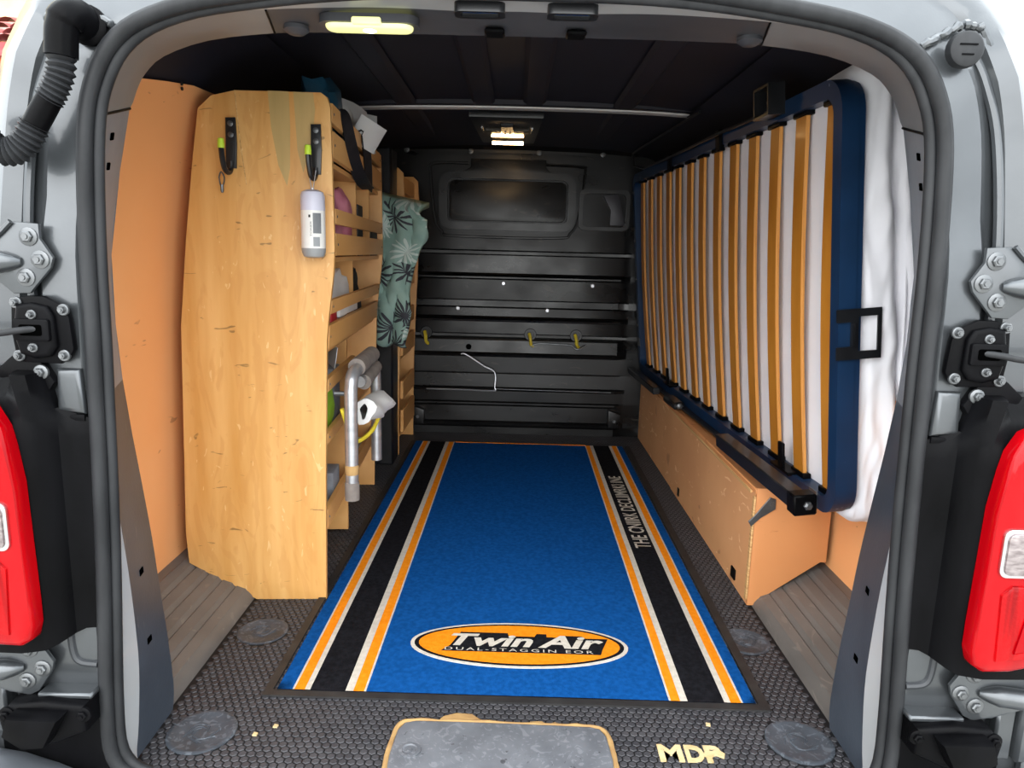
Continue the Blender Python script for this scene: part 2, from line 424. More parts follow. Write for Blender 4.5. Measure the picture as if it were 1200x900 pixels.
# ================================================================== VAN SHELL
# --- opening contour, right half from the foot to the top centre: (|x|, z)
SEAL = [(.600, .012), (.630, .03), (.645, .07), (.644, .16), (.639, .25), (.633, .35), (.628, .45), (.624, .55), (.621, .65), (.618, .75), (.616, .87), (.610, .99),
        (.601, 1.07), (.585, 1.12), (.560, 1.160), (.520, 1.190), (.455, 1.213), (.37, 1.228), (.28, 1.240), (.19, 1.248), (.09, 1.252), (0, 1.253)]
BMID = [(.634, .003, 1.10), (.636, .02, 1.105), (.638, .06, 1.120), (.633, .16, 1.125), (.631, .25, 1.12), (.630, .35, 1.110), (.630, .45, 1.097), (.628, .55, 1.084), (.626, .65, 1.073), (.623, .75, 1.065),
        (.620, .87, 1.065), (.613, .99, 1.068), (.603, 1.07, 1.075), (.587, 1.122, 1.08), (.562, 1.162, 1.085), (.522, 1.194, 1.09), (.457, 1.218, 1.10), (.37, 1.232, 1.12), (.28, 1.240, 1.13), (.19, 1.245, 1.14), (.09, 1.246, 1.15), (0, 1.247, 1.15)]
INNR = [(.638, .0, 1.235), (.638, .004, 1.24), (.639, .05, 1.25), (.645, .16, 1.25), (.653, .25, 1.25), (.661, .35, 1.25), (.672, .45, 1.25), (.684, .55, 1.25), (.694, .65, 1.25), (.699, .75, 1.25), (.697, .87, 1.25),
        (.672, 1.01, 1.25), (.648, 1.112, 1.25), (.636, 1.140, 1.25), (.618, 1.168, 1.25), (.585, 1.196, 1.25), (.51, 1.222, 1.25), (.40, 1.236, 1.25), (.30, 1.239, 1.25), (.20, 1.240, 1.25), (.10, 1.240, 1.25), (0, 1.240, 1.25)]
OUTR = [(.93, -.18), (.95, -.05), (.955, .05), (.96, .16), (.965, .25), (.965, .35), (.96, .45), (.955, .55), (.945, .65), (.927, .75), (.895, .87), (.862, .99),
        (.842, 1.08), (.818, 1.18), (.790, 1.28), (.745, 1.36), (.66, 1.415), (.50, 1.435), (.37, 1.445), (.25, 1.45), (.12, 1.455), (0, 1.455)]
def full(half, y=None):
    """mirror a half contour: left foot -> top -> right foot"""
    pts = []
    for p in half: pts.append((CX - p[0], p[2] if len(p) > 2 else y, p[1]))
    for p in reversed(half[:-1]): pts.append((CX + p[0], p[2] if len(p) > 2 else y, p[1]))
    return [Vector(p) for p in pts]
S_ = full(SEAL, 1.05); B_ = full(BMID); I_ = full(INNR); O_ = full(OUTR, 1.25)
NS = len(S_)

# outer body sheet: from the seal outwards with a pressed channel down each pillar, then round to the van's flank
bm = NB()
SD, OD = smooth_path(S_, 3), smooth_path(O_, 3)
TS = [(0.0, 1.060), (.06, 1.052), (.24, 1.055), (.30, 1.068), (.355, 1.072), (.39, 1.060), (.50, 1.058), (.60, 1.075), (.72, 1.105), (.86, 1.165), (.96, 1.235), (1.0, 1.33)]
rows = []
for t, y in TS:
    row = []
    for i in range(len(SD)):
        a, o = SD[i], OD[i]
        fade = min(1.0, max(0.0, (1.22 - a.z) / .10))           # the channel fades out over the header
        yy = y if not (.2 < t < .45) else 1.055 + (y - 1.055) * fade
        top = 1 - fade
        if a.z < .95 and .03 < t < .27: yy -= .010*min(1.0, (.95 - a.z)/.06)
        row.append(Vector((a.x + (o.x - a.x) * t, yy + top * .10 * t, a.z + (o.z - a.z) * t)))
    rows.append(row)
last = rows[-1]
rows.append([Vector((p.x * 1.01, 1.7, p.z + .01)) for p in last])
rows.append([Vector((p.x * 1.01, 3.75, p.z + .01)) for p in last])
loft(bm, rows)
wall_rear = tag(obj('wall_rear', bm, m_grey, angle=.5), kind='structure')
# front closure and underside of the load space keep daylight out
bm = NB(); bm.faces.new([bm.verts.new(p) for p in rows[-1]])
tag(obj('wall_front', bm, m_roof), kind='structure')

# inner return of the opening: grey strip, then trim
bm = NB()
mid2 = [b.lerp(c, .5) for b, c in zip(B_, I_)]
g = loft(bm, [SD, smooth_path(B_, 3)])
o = obj('frame_strip', bm, m_greylight, wall_rear)
bm = NB(); bm2 = NB()
lo_n = 12                                        # stations below the change of trim
for seg_, dst in (((0, lo_n), bm), ((NS-1-lo_n, NS-1), bm)):
    a, b = seg_
    loft(dst, [smooth_path(B_[a:b+1], 3), smooth_path(mid2[a:b+1], 3), smooth_path(I_[a:b+1], 3)])
# fold behind the trim towards the van side
for sgn, (a, b) in ((-1, (0, lo_n)), (1, (NS-1-lo_n, NS-1))):
    loft(bm, [I_[a:b+1], [p + Vector((sgn * .05, .012, 0)) for p in I_[a:b+1]]])
for f in bm.faces:
    if f.calc_center_median().z > .66: f.material_index = 1
obj('pillar_trim', bm, [m_blacktrim, M('grey_trim_plastic', '#7b7f86', 0.42, 0.2, '#868a91', (10, 10, 10), bump=0.10, bscale=160)], wall_rear)
a, b = lo_n, NS-1-lo_n
Bs, Ms, Is = (smooth_path(q[a:b+1], 3) for q in (B_, mid2, I_))
bm = NB(); loft(bm, [Bs, Ms, Is, [p + Vector((0, .012, .012)) for p in Is],
                     [p + Vector((0, .016, .15)) if abs(p.x) < .5 else p + Vector((.15 if p.x > 0 else -.15, .016, .05)) for p in Is]])
for f in bm.faces:
    if abs(f.calc_center_median().x - CX) > .384: f.material_index = 1
obj('header_trim', bm, [m_inner, M('grey_header_corner', '#77797c', 0.42, 0.2, '#828487', (6, 6, 6))], wall_rear)
# trim joints and square clip holes on the pillar trim
def surf(i, t, off=.0015):
    """point on the trim between B_ and I_ at station i (float)"""
    k = int(i); f = i - k
    p = B_[k].lerp(B_[k+1], f).lerp(I_[k].lerp(I_[k+1], f), t)
    c = Vector((CX, p.y, .65)); n = (c - p).normalized()
    return p + n * off
bm = NB()
for i0 in (lo_n + .02, NS - 1 - lo_n - .02):
    tube(bm, [surf(i0, t, .0005) for t in (0.0, .3, .6, 1.0)], .0022, 6)
for i0 in (17.0, NS - 1 - 17.0):
    tube(bm, [surf(i0, t, .0005) for t in (0.0, .3, .6, 1.0)], .0018, 6)
obj('trim_joint', bm, m_black, wall_rear)
hole0 = None
for i0, t in ((11.6, .5), (11.1, .5), (8.2, .45), (4.7, .42), (3.3, .4)):
    for side in (0, 1):
        ii = i0 if side == 0 else NS - 1 - i0
        p = surf(ii, t, .0006); e1 = (surf(ii + .05, t) - surf(ii - .05, t)).normalized(); e2 = (surf(ii, t + .05) - surf(ii, t - .05)).normalized()
        n = e1.cross(e2).normalized()
        mt = Matrix((( e2.x, e1.x, n.x, p.x), (e2.y, e1.y, n.y, p.y), (e2.z, e1.z, n.z, p.z), (0, 0, 0, 1)))
        bm = NB(); box(bm, (-.009, -.006, -.0012), (.009, .006, .0012), .001, mt)
        obj('clip_hole', bm, m_hole, wall_rear)

# weather seal: bulb and inner lip all the way round
bm = NB()
sp = smooth_path(S_, 3)
tube(bm, [p + Vector((0, -.006, 0)) for p in sp], .0112, 10)
def inward(p, d):
    c = Vector((CX, p.y, min(max(p.z, .2), 1.0))); v = (c - p); v.y = 0
    return p + v.normalized() * d
tube(bm, [inward(p, .014) + Vector((0, .004, 0)) for p in sp], .0085, 8)
tube(bm, [inward(p, -.011) + Vector((0, -.001, 0)) for p in sp], .005, 6)
seal = obj('weather_seal', bm, m_rubber, wall_rear, angle=1.2)
tag(seal, 'black rubber seal round the opening')

# header: two latch slots, two bumper stops
for x in (-.062, .070):
    latch = NB(); ring_prism(latch, rrect(x-.036, 1.072, x+.036, 1.105, .010), rrect(x-.028, 1.078, x+.028, 1.098, .007), 'xy', 1.222, 1.236)
    lo = obj('latch_slot', latch, m_blackgloss, wall_rear)
    bm = NB(); tube(bm, [(x-.026, 1.094, 1.230), (x+.026, 1.094, 1.230)], .0035, 8); obj('latch_bar', bm, m_chrome, lo)
for x in (-.045, .085):
    bm = NB(); box(bm, (x-.016, 1.20, 1.232), (x+.016, 1.235, 1.2395), .003); obj('rubber_stop', bm, m_black, wall_rear)
for x in (-.36, .36):
    bm = NB(); lathe(bm, [(.020, .0), (.020, -.006), (.012, -.012), (.004, -.013)], 16, Matrix.Translation((x, 1.21, 1.236))); obj('press_button', bm, m_inner, wall_rear)

# pressings on the pillar sheets
for s in (-1, 1):
    X = lambda a: CX + s * a
    bm = NB(); prism(bm, [(X(.636), .705), (X(.672), .705), (X(.676), .640), (X(.634), .636)], 'xz', 1.048, 1.034, .008, 3)
    obj('sheet_block', bm, m_grey, wall_rear, angle=1.0)
    # ridge between channel and corner, raised bead
    bm = NB(); tube(bm, smooth_path([(X(.716), 1.066, .70), (X(.712), 1.064, .90), (X(.690), 1.066, 1.06), (X(.665), 1.07, 1.14), (X(.645), 1.08, 1.185)], 6), .007, 8)
    obj('pressed_ridge', bm, m_grey, wall_rear)
    # roof seam filler
    bm = NB()
    pp = smooth_path([(X(.560), 1.052, 1.188), (X(.590), 1.055, 1.203), (X(.620), 1.065, 1.218), (X(.652), 1.075, 1.215), (X(.672), 1.078, 1.18), (X(.678), 1.078, 1.14)], 8)
    tube(bm, [p + Vector((0, random.uniform(-.002, .002), random.uniform(-.002, .002))) for p in pp], [.0052 + random.uniform(-.001, .0015) for _ in pp], 8)
    obj('seam_sealant', bm, m_grey, wall_rear)
    # lower sheet below the black cover with its pressed groove and lip
    bm = NB(); prism(bm, [(X(.648), .30), (X(.72), .30), (X(.80), .26), (X(.84), .17), (X(.80), .165), (X(.648), .185)], 'xz', 1.054, 1.040, .006, 2)
    ls = obj('lower_sheet', bm, m_grey, wall_rear, angle=1.0)
    bm = NB(); tube(bm, smooth_path([(X(.690), 1.040, .295), (X(.688), 1.040, .245), (X(.678), 1.040, .226), (X(.650), 1.040, .222)], 6), .006, 8)
    obj('pressed_groove', bm, M('groove_shade_grey', '#35373a', .5, .3) if s < 0 else bpy.data.materials['groove_shade_grey'], ls)  # raised tube; the groove's recess shade is put into its darker grey
    bm = NB(); box(bm, (min(X(.648), X(.735)), 1.012, .176), (max(X(.648), X(.735)), 1.05, .186), .003); obj('lip', bm, m_grey, ls)

# --- floor
bm = NB(); box(bm, (-.655, 1.06, -.03), (.640, 3.47, 0.0))
floor = tag(obj('floor', bm, m_floor), kind='structure')
import numpy as np
pit = .0158; vs = []; fs = []
hexa = [(math.cos(math.radians(60*k+30)), math.sin(math.radians(60*k+30))) for k in range(6)]
rowi = 0; y = 1.068
discs = [(-.562, 1.177, .062), (.554, 1.194, .062), (-.575, 1.534, .058), (.563, 1.547, .058)]
while y < 3.45:
    x = -.640 + (pit/2 if rowi % 2 else 0)
    while x < .628:
        skip = (-.455 < x < .50 and 1.30 < y < 3.24) or (abs(x + .003) < .185 and y < 1.20) or any((x-a)**2 + (y-b)**2 < c*c for a, b, c in discs)
        if not skip:
            n0 = len(vs); hh = .0014 + random.uniform(-.0002, .0002)
            for q in hexa: vs.append((x + q[0]*.0077, y + q[1]*.0077, 0))
            for q in hexa: vs.append((x + q[0]*.0064, y + q[1]*.0064, hh))
            fs.append(tuple(n0+6+k for k in range(6)))
            for k in range(6): fs.append((n0+k, n0+(k+1) % 6, n0+6+(k+1) % 6, n0+6+k))
        x += pit
    y += pit * .866; rowi += 1
me = bpy.data.meshes.new('stud'); me.from_pydata(vs, [], fs); me.update()
tag(link('stud', me, m_stud, floor), kind='stuff')
for a, b, c in discs:
    bm = NB(); lathe(bm, [(c, 0), (c, .0022), (c*.97, .003), (c*.86, .003), (c*.84, .0022), (c*.2, .0022)], 40, Matrix.Translation((a, b, 0)))
    for k in range(5):
        aa = random.uniform(0, 6.28); rr = c*.5
        tube(bm, smooth_path([(a+rr*math.cos(aa+t*1.3)*(.3+.25*t), b+rr*math.sin(aa+t*1.3)*(.3+.25*t), .0022) for t in range(4)], 4), .0012, 5)
    obj('floor_disc', bm, m_disc, floor)
# lettering on the floor
for s, x0, w in (('M', .281, .044), ('D', .330, .034), ('P', .366, .030)):
    me = text_mesh(s, .05, offset=.0018, extrude=.0012)
    fit_text(me, lambda a, b, z, x0=x0: (x0 + a, 1.130 + b, .0026 + z), w, .044)
    link('lettering', me, m_cream, floor)
bm = NB(); prism(bm, [(.362, 1.148), (.368, 1.160), (.380, 1.158), (.392, 1.163), (.402, 1.152), (.398, 1.142), (.384, 1.150), (.372, 1.140)], 'xy', .001, .0046); obj('paint_smear', bm, m_cream, floor)
for x, y in ((-.432, 1.196), (.393, 1.235), (-.462, 1.172)):
    bm = NB(); prism(bm, [(x-.004, y-.003), (x+.004, y-.004), (x+.005, y+.003), (x-.003, y+.005)], 'xy', .001, .004); obj('paint_chip', bm, m_cream, floor)

# sill plate over the tailgate lock
lock = thing('lock_cover', 'worn grey plastic lock cover edged with tan sealant at the middle of the load edge', 'cover', (-.004, 1.06, 0))
bm = NB(); out = [(-.197, 0), (-.200, .06), (-.196, .125), (-.186, .146), (-.165, .153), (-.10, .153), (0, .152), (.10, .150), (.165, .148), (.184, .142), (.194, .122), (.198, .06), (.195, 0)]
prism(bm, out, 'xy', .001, .012, .005, 3); obj('cover_plate', bm, m_plate, lock)
bm = NB()
edge = smooth_path([(p[0]*1.018, p[1]*1.02 + .002, .004) for p in out], 4)
tube(bm, edge, [.0062 + .0025*noise.noise(p*40) for p in edge], 8)
for poly in ([(-.13, .152), (-.115, .176), (-.09, .186), (-.06, .184), (-.045, .170), (-.02, .158), (-.02, .150)],
             [(.05, .150), (.052, .166), (.075, .168), (.085, .160), (.10, .166), (.118, .160), (.12, .150)]):
    prism(bm, poly, 'xy', .001, .006, .002, 2)
obj('sealant_bead', bm, m_tan, lock)
bm = NB(); lathe(bm, [(.020, 0), (.020, .002), (.014, .003), (.012, .0012), (.004, .0012), (.004, .003)], 20, Matrix.Translation((-.165, .068, .012))); obj('screw_boss', bm, m_plate, lock)

# --- grooved sill covers (the slope between floor and side wall)
def sill(name, s):
    prof = [(.644, -.002), (.648, .012), (.656, .022)]
    for k in range(5):
        a = .660 + k * .033; zz = .024 + k * .0165
        prof += [(a, zz + .001), (a + .003, zz + .006), (a + .024, zz + .014), (a + .028, zz + .012)]
    prof += [(.830, .104), (.850, .106)]
    bm = NB()
    loft(bm, [[(CX + s*x, y, z) for x, z in prof] for y in (1.20, 1.35, 1.5, 1.75, 2.2)])
    return tag(obj(name, bm, m_sill, angle=.5), kind='structure')
sill('trim_1', -1); sill('trim_2', 1)

# --- side walls (black skin) with the orange lining panels as parts
WP = [(.845, -.02), (.842, .10), (.836, .35), (.822, .65), (.805, .88), (.775, 1.07), (.745, 1.20), (.715, 1.262)]
def side(s, name):
    bm = NB(); prof = WP + [(.69, 1.30), (.64, 1.335), (.56, 1.36)]
    loft(bm, [[(CX + s*(x + .012), y, z) for x, z in prof] for y in (1.20, 1.6, 2.2, 2.9, 3.47)])
    return tag(obj(name, bm, m_roof), kind='structure')
wall_left = side(-1, 'wall_left'); wall_right = side(1, 'wall_right')
def lining(s, y0, y1, ztop, parent):
    bm = NB()
    zs = [q for q in (.100, .22, .35, .5, .65, .78, .9, 1.0, 1.08, 1.15, 1.20) if q < ztop] + [ztop]
    def xat(z):
        for (x0, z0), (x1, z1) in zip(WP, WP[1:]):
            if z0 <= z <= z1: return x0 + (x1-x0)*(z-z0)/(z1-z0)
        return WP[-1][0]
    ys = [y0 + (y1-y0)*k/6 for k in range(7)]
    zf = lambda z, y: z if z < 1.0 else 1.0 + (z - 1.0)*(1 - .32*max(0, (1.72 - y)/.48)**1.2)
    rows = [[(CX + s*xat(zf(z, y)), y, zf(z, y)) for z in zs] for y in ys]
    loft(bm, rows)
    back = [[(CX + s*(xat(zf(z, y))+.008), y, zf(z, y)) for z in zs] for y in ys]
    loft(bm, back); loft(bm, [rows[0], back[0]]); loft(bm, [[r[-1] for r in rows], [r[-1] for r in back]])
    return obj('lining_panel', bm, m_orange, parent)
lining(-1, 1.235, 1.90, 1.245, wall_left)
lining(1, 1.235, 1.90, .60, wall_right)
bm = NB()
for z in (1.222, 1.232): lathe(bm, [(.004, 0), (.004, .003)], 8, Matrix.Translation((-.735, 1.62, z)) @ Matrix.Rotation(math.pi/2, 4, 'Y'))
obj('lining_screw', bm, m_dark, wall_left)

# --- ceiling with ribs and a bare bow
CPR = [(.66, 1.345), (.60, 1.366), (.45, 1.381), (.25, 1.388), (0, 1.392)]
cp = [(CX - a, z) for a, z in CPR] + [(CX + a, z) for a, z in reversed(CPR[:-1])]
bm = NB()
loft(bm, [[(x, 1.255, 1.242 - .04*max(0, abs(x)-.45)) for x, z in cp], [(x, 1.30, 1.25 + (z-1.25)*.3) for x, z in cp], [(x, 1.36, z-.01) for x, z in cp], [(x, 1.42, z) for x, z in cp], [(x, 2.4, z+.004) for x, z in cp], [(x, 3.48, z-.02) for x, z in cp]])
ceiling = tag(obj('ceiling', bm, m_roof), kind='structure')
for x in (-.385, -.125, .045, .345):
    for ya, yb in ((1.40, 2.50), (2.60, 3.42)):
        bm = NB(); z = 1.389 - abs(x)*.025
        loft(bm, [[(x-.038, y, z), (x-.026, y, z-.009), (x+.026, y, z-.009), (x+.038, y, z)] for y in (ya, yb)])
        obj('roof_rib', bm, m_roof, ceiling, angle=.4)
bm = NB()
bowp = [(-.66, 2.545, 1.352), (-.5, 2.545, 1.364), (-.25, 2.545, 1.371), (0, 2.545, 1.373), (.3, 2.545, 1.371), (.5, 2.545, 1.366), (.69, 2.545, 1.354)]
pp = smooth_path(bowp, 4)
loft(bm, [[p + Vector((0, -.020, .012)) for p in pp], [p + Vector((0, -.016, .0)) for p in pp], [p + Vector((0, .004, -.004)) for p in pp], [p + Vector((0, .02, .0)) for p in pp], [p + Vector((0, .03, .014)) for p in pp]])
bow = obj('roof_bow', bm, m_bow, ceiling, angle=.6)
bm = NB()
loft(bm, [[p + Vector((0, -.05, .02)) for p in pp], [p + Vector((0, -.045, .006)) for p in pp], [p + Vector((0, -.021, .004)) for p in pp]])
obj('bow_flange', bm, m_roof, ceiling, angle=.6)

# --- bulkhead: horizontal pressings in section (z, how far it stands proud)
sec = [(0, .02), (.035, .02), (.045, .03), (.060, .034), (.066, .012), (.14, .010), (.150, .018), (.158, .018), (.164, .006), (.215, .006), (.220, .024), (.230, .028), (.236, .0),
       (.300, -.002), (.304, -.006), (.308, -.002), (.385, -.002), (.392, .030), (.404, .036), (.412, .026), (.470, .022), (.478, .018), (.484, -.012), (.496, -.012), (.504, .014), (.560, .014), (.562, .026), (.571, .028), (.575, .018), (.581, .028), (.588, .014), (.626, .014), (.632, -.016), (.660, -.018), (.668, .012), (.762, .016), (.770, .030), (.777, .030), (.781, .018), (.787, .030), (.795, .014),
       (.878, .014), (.884, -.008), (.897, -.008), (.904, .016), (.99, .012), (1.10, .008), (1.30, .0), (1.36, .0)]
BX0, BX1 = -.83, .82
bm = NB()
rows = []
for x, k in ((BX0, 0), (-.56, 0), (-.535, .4), (-.51, 1), (-.3, 1), (0, 1), (.3, 1), (.50, 1), (.525, .4), (.55, 0), (BX1, 0)):
    rows.append([(x, 3.468 - d * k, z) for z, d in sec])
loft(bm, rows)
wall_back = tag(obj('wall_back', bm, m_bulk, angle=.35), kind='structure')
def yb(d): return 3.468 - d
# blanked window: recessed outline, raised frame, panel
bm = NB()
ring_prism(bm, rrect(-.375, .995, .270, 1.262, .06), rrect(-.335, 1.030, .232, 1.230, .03), 'xz', yb(.034), yb(.0))
wf = obj('window_frame', bm, m_bulk, wall_back)
bm = NB(); prism(bm, rrect(-.326, 1.038, .224, 1.222, .028), 'xz', yb(.024), yb(.0), .004, 2); obj('window_blank', bm, m_bulk, wf)
bm = NB()
tube(bm, smooth_path([(-.24, yb(.012), 1.30), (-.40, yb(.012), 1.295), (-.415, yb(.012), 1.25), (-.395, yb(.014), 1.05), (-.36, yb(.016), .985), (-.30, yb(.018), .965), (.18, yb(.018), .965), (.25, yb(.016), .99), (.285, yb(.014), 1.06), (.31, yb(.012), 1.27), (.29, yb(.012), 1.295), (.12, yb(.012), 1.30)], 5), .006, 6)
obj('pressed_outline', bm, m_bulk, wall_back)
bm = NB(); prism(bm, [(-.27, 1.255), (-.225, 1.285), (-.225, 1.32), (.125, 1.32), (.125, 1.285), (.165, 1.255)], 'xz', yb(.03), yb(0), .006, 2); obj('window_tab', bm, m_bulk, wf)
bm = NB(); ring_prism(bm, rrect(.285, 1.005, .525, 1.195, .03), rrect(.305, 1.022, .505, 1.175, .022), 'xz', yb(.03), yb(0)); w2 = obj('side_recess', bm, m_bulk, wall_back)
bm = NB(); prism(bm, [(.400, 1.165), (.47, 1.178), (.505, 1.03), (.435, 1.03), (.435, 1.10)], 'xz', yb(.028), yb(.0), .004, 2); obj('recess_gusset', bm, M('worn_black_gusset', '#34343a', .4, .1), w2)
scr0 = None
for x, z, r in ((-.062, .746, .011), (.367, .745, .011), (-.28, .622, .011), (.153, .621, .011)):
    bm = NB(); lathe(bm, [(r, 0), (r, .004), (r*.7, .007), (r*.2, .007)], 14, RX90((x, yb(.014), z))); obj('panel_screw', bm, m_alu, wall_back)
# top flange with bolts
bm = NB(); loft(bm, [[(-.60, 3.43, 1.335), (-.3, 3.42, 1.342), (.0, 3.42, 1.344), (.3, 3.42, 1.340), (.55, 3.43, 1.328)], [(-.60, 3.43, 1.350), (-.3, 3.42, 1.357), (.0, 3.42, 1.359), (.3, 3.42, 1.355), (.55, 3.43, 1.343)], [(-.60, 3.39, 1.365), (-.3, 3.38, 1.372), (.0, 3.38, 1.374), (.3, 3.38, 1.370), (.55, 3.39, 1.358)]]); obj('top_flange', bm, m_bulk, wall_back, angle=.4)
for x in (-.523, -.227, .091, .385):
    bm = NB(); bolt(bm, (x, 3.418, 1.350), .0085); obj('flange_bolt', bm, m_steel, wall_back)
# bright wire, tie-down eyes
bm = NB(); tube(bm, smooth_path([(-.26, yb(.041), .402), (-.235, yb(.041), .400), (-.15, yb(.03), .345), (-.095, yb(.026), .312), (-.093, yb(.030), .24), (-.10, yb(.031), .222), (-.25, yb(.031), .224), (-.43, yb(.031), .224)], 5), .004, 6)
obj('wire_edge', bm, m_alu, wall_back)
bm = NB(); tube(bm, [(-.09, yb(.030), .231), (.2, yb(.030), .229), (.48, yb(.030), .227)], .003, 6); obj('wire_edge', bm, m_steel, wall_back)
for x in (-.433, .075, .298):
    bm = NB(); lathe(bm, [(.030, 0), (.028, .004), (.018, .004), (.016, -.002)], 18, RX90((x, yb(.016), .502)))
    h = obj('eye_cup', bm, m_blackgloss, wall_back)
    bm = NB(); tube(bm, smooth_path([(x-.006, yb(.03), .508), (x, yb(.045), .485), (x+.003, yb(.045), .460), (x+.012, yb(.035), .448)], 5), .008, 8); obj('tie_tag', bm, m_yellow, h)
bm = NB(); tube(bm, smooth_path([(.08, yb(.046), .448), (.11, yb(.046), .462), (.2, yb(.046), .462), (.27, yb(.046), .458), (.29, yb(.045), .444), (.31, yb(.045), .440), (.345, yb(.04), .460)], 5), .004, 6); obj('tie_bar', bm, m_steel, wall_back)
bm = NB(); lathe(bm, [(.014, 0), (.014, .002)], 14, RX90((-.225, yb(.024), .436))); obj('drain_hole', bm, m_hole, wall_back)
for x0, x1 in ((-.50, -.44), (.47, .53)):
    bm = NB(); prism(bm, [(x0, .05), (x1, .05), (x1, .12), (x0, .14)], 'xz', yb(.05), yb(.0), .006, 2); c = obj('corner_gusset', bm, m_bulk, wall_back)
    bm = NB(); lathe(bm, [(.008, 0), (.008, .003)], 10, RX90(((x0+x1)/2, yb(.05), .085))); obj('gusset_bolt', bm, m_steel, c)

# --- sliding-door post (black) between the two racks
bm = NB(); box(bm, (-.70, 2.87, 0), (-.560, 3.0, 1.30), .004); box(bm, (-.560, 2.87, 0), (-.497, 3.0, 1.285), .008)
tag(obj('trim_3', bm, m_blackgloss), kind='structure')
bm = NB(); box(bm, (-.70, 2.72, 1.15), (-.60, 2.87, 1.31), .01); tag(obj('trim_4', bm, m_roof), kind='structure')

# ================================================================== LAMPS
hl = thing('header_lamp', 'lit yellow oblong load lamp in the rear header', 'lamp', (-.235, 1.168, 1.236))
bm = NB(); ring_prism(bm, rrect(-.076, -.026, .076, .026, .022), rrect(-.066, -.018, .066, .018, .016), 'xy', -.010, .002); obj('bezel', bm, m_inner, hl)
bm = NB(); prism(bm, rrect(-.067, -.019, .067, .019, .017), 'xy', -.016, -.002, .006, 3); obj('lens', bm, m_lamplens, hl)
bm = NB(); lathe(bm, [(.003, -.0185), (.010, -.0165), (.010, -.0150)], 14); obj('bulb_glow', bm, m_bulb, hl)
bm = NB(); box(bm, (-.022, -.030, -.014), (.022, -.018, -.004), .002); obj('lens_tab', bm, m_lamplens, hl)

rl = thing('roof_lamp', 'warm glowing twin strip lamp hanging on the dark roof before the bulkhead', 'lamp', (-.045, 2.95, 1.372))
bm = NB(); prism(bm, [(-.135, -.36), (.125, -.36), (.105, .22), (-.115, .22)], 'xy', -.020, .004, .006, 2); obj('housing', bm, m_blackgloss, rl)
bm = NB(); box(bm, (-.074, -.06, -.030), (.066, .06, -.018), .006); obj('reflector', bm, m_reflector, rl)
for y, z in ((.03, -.047), (-.075, -.034)):
    bm = NB(); tube(bm, [(-.066, y, z), (.058, y, z)], .0065, 10); obj('lamp_tube', bm, m_lamp, rl)
for x in (-.055, 0.045):
    bm = NB(); prism(bm, [(x-.03, -.17), (x+.03, -.17), (x+.02, -.06), (x-.02, -.06)], 'xy', -.034, -.018, .004, 2); obj('side_wing', bm, m_reflector, rl)
bm = NB(); box(bm, (-.028, -.26, -.034), (.022, -.10, -.018), .004); obj('switch_block', bm, m_blackgloss, rl)
for x in (-.012, .006):
    bm = NB(); lathe(bm, [(.003, -.034), (.003, -.038)], 8, Matrix.Translation((x, -.12, 0))); obj('indicator', bm, m_steel, rl)
for x in (-.10, .09):
    bm = NB(); tube(bm, [(x, -.16, -.022), (x*.97, -.10, -.026)], .003, 6); obj('clip', bm, m_chrome, rl)

# ================================================================== FLOOR MAT
fm = thing('floor_mat', 'blue carpet mat with black, white and orange stripes covering the load floor', 'mat', (.021, 1.283, 0))
fm.rotation_euler = (0, 0, math.radians(-.35))
W2 = .511; LN = 1.975
bm = NB(); ring_prism(bm, [(-W2, 0), (W2, 0), (W2+.01, LN), (-W2+.0, LN)], [(-W2+.017, .020), (W2-.020, .020), (W2-.014, LN-.012), (-W2+.02, LN-.012)], 'xy', .0018, .0058)
obj('rubber_border', bm, m_matrubber, fm, smooth=False)
cuts = [(-.486, 'b'), (-.455, 'w'), (-.451, 'o'), (-.430, 'w'), (-.419, 'k'), (-.347, 'w'), (-.331, 'o'), (-.309, 'w'), (-.305, 'b'), (.310, 'w'), (.314, 'o'), (.333, 'w'), (.348, 'k'), (.422, 'w'), (.435, 'o'), (.456, 'w'), (.460, 'b'), (.486, None)]
mats = {'b': 0, 'k': 1, 'w': 2, 'o': 3}
bm = NB(); ny = 60
for (x0, c), (x1, _) in zip(cuts, cuts[1:]):
    nx = max(1, int((x1-x0)/.05))
    rows = []
    for j in range(ny+1):
        y = .019 + (LN-.030)*j/ny
        rows.append([(x0+(x1-x0)*k/nx, y, .0075 + .0012*noise.noise(Vector(((x0+(x1-x0)*k/nx)*4, y*4, 3)))) for k in range(nx+1)])
    f0 = len(bm.faces); loft(bm, rows); bm.faces.ensure_lookup_table()
    for f in bm.faces[f0:]: f.material_index = mats[c]
# skirt so that the pile has thickness
f0 = len(bm.faces); loft(bm, [[(-.486, .018, .002), (.486, .018, .002)], [(-.486, .019, .0075), (.486, .019, .0075)]]); bm.faces.ensure_lookup_table()
for f in bm.faces[f0:]: f.material_index = 1
bmesh.ops.remove_doubles(bm, verts=bm.verts, dist=.0002)
obj('carpet_pile', bm, [m_carpet_blue, m_carpet_black, m_carpet_white, m_carpet_orange], fm)
# far logo edge band, mostly hidden
bm = NB(); box(bm, (-.30, LN-.020, .0075), (.31, LN-.012, .0095)); obj('far_stripe', bm, m_carpet_orange, fm)
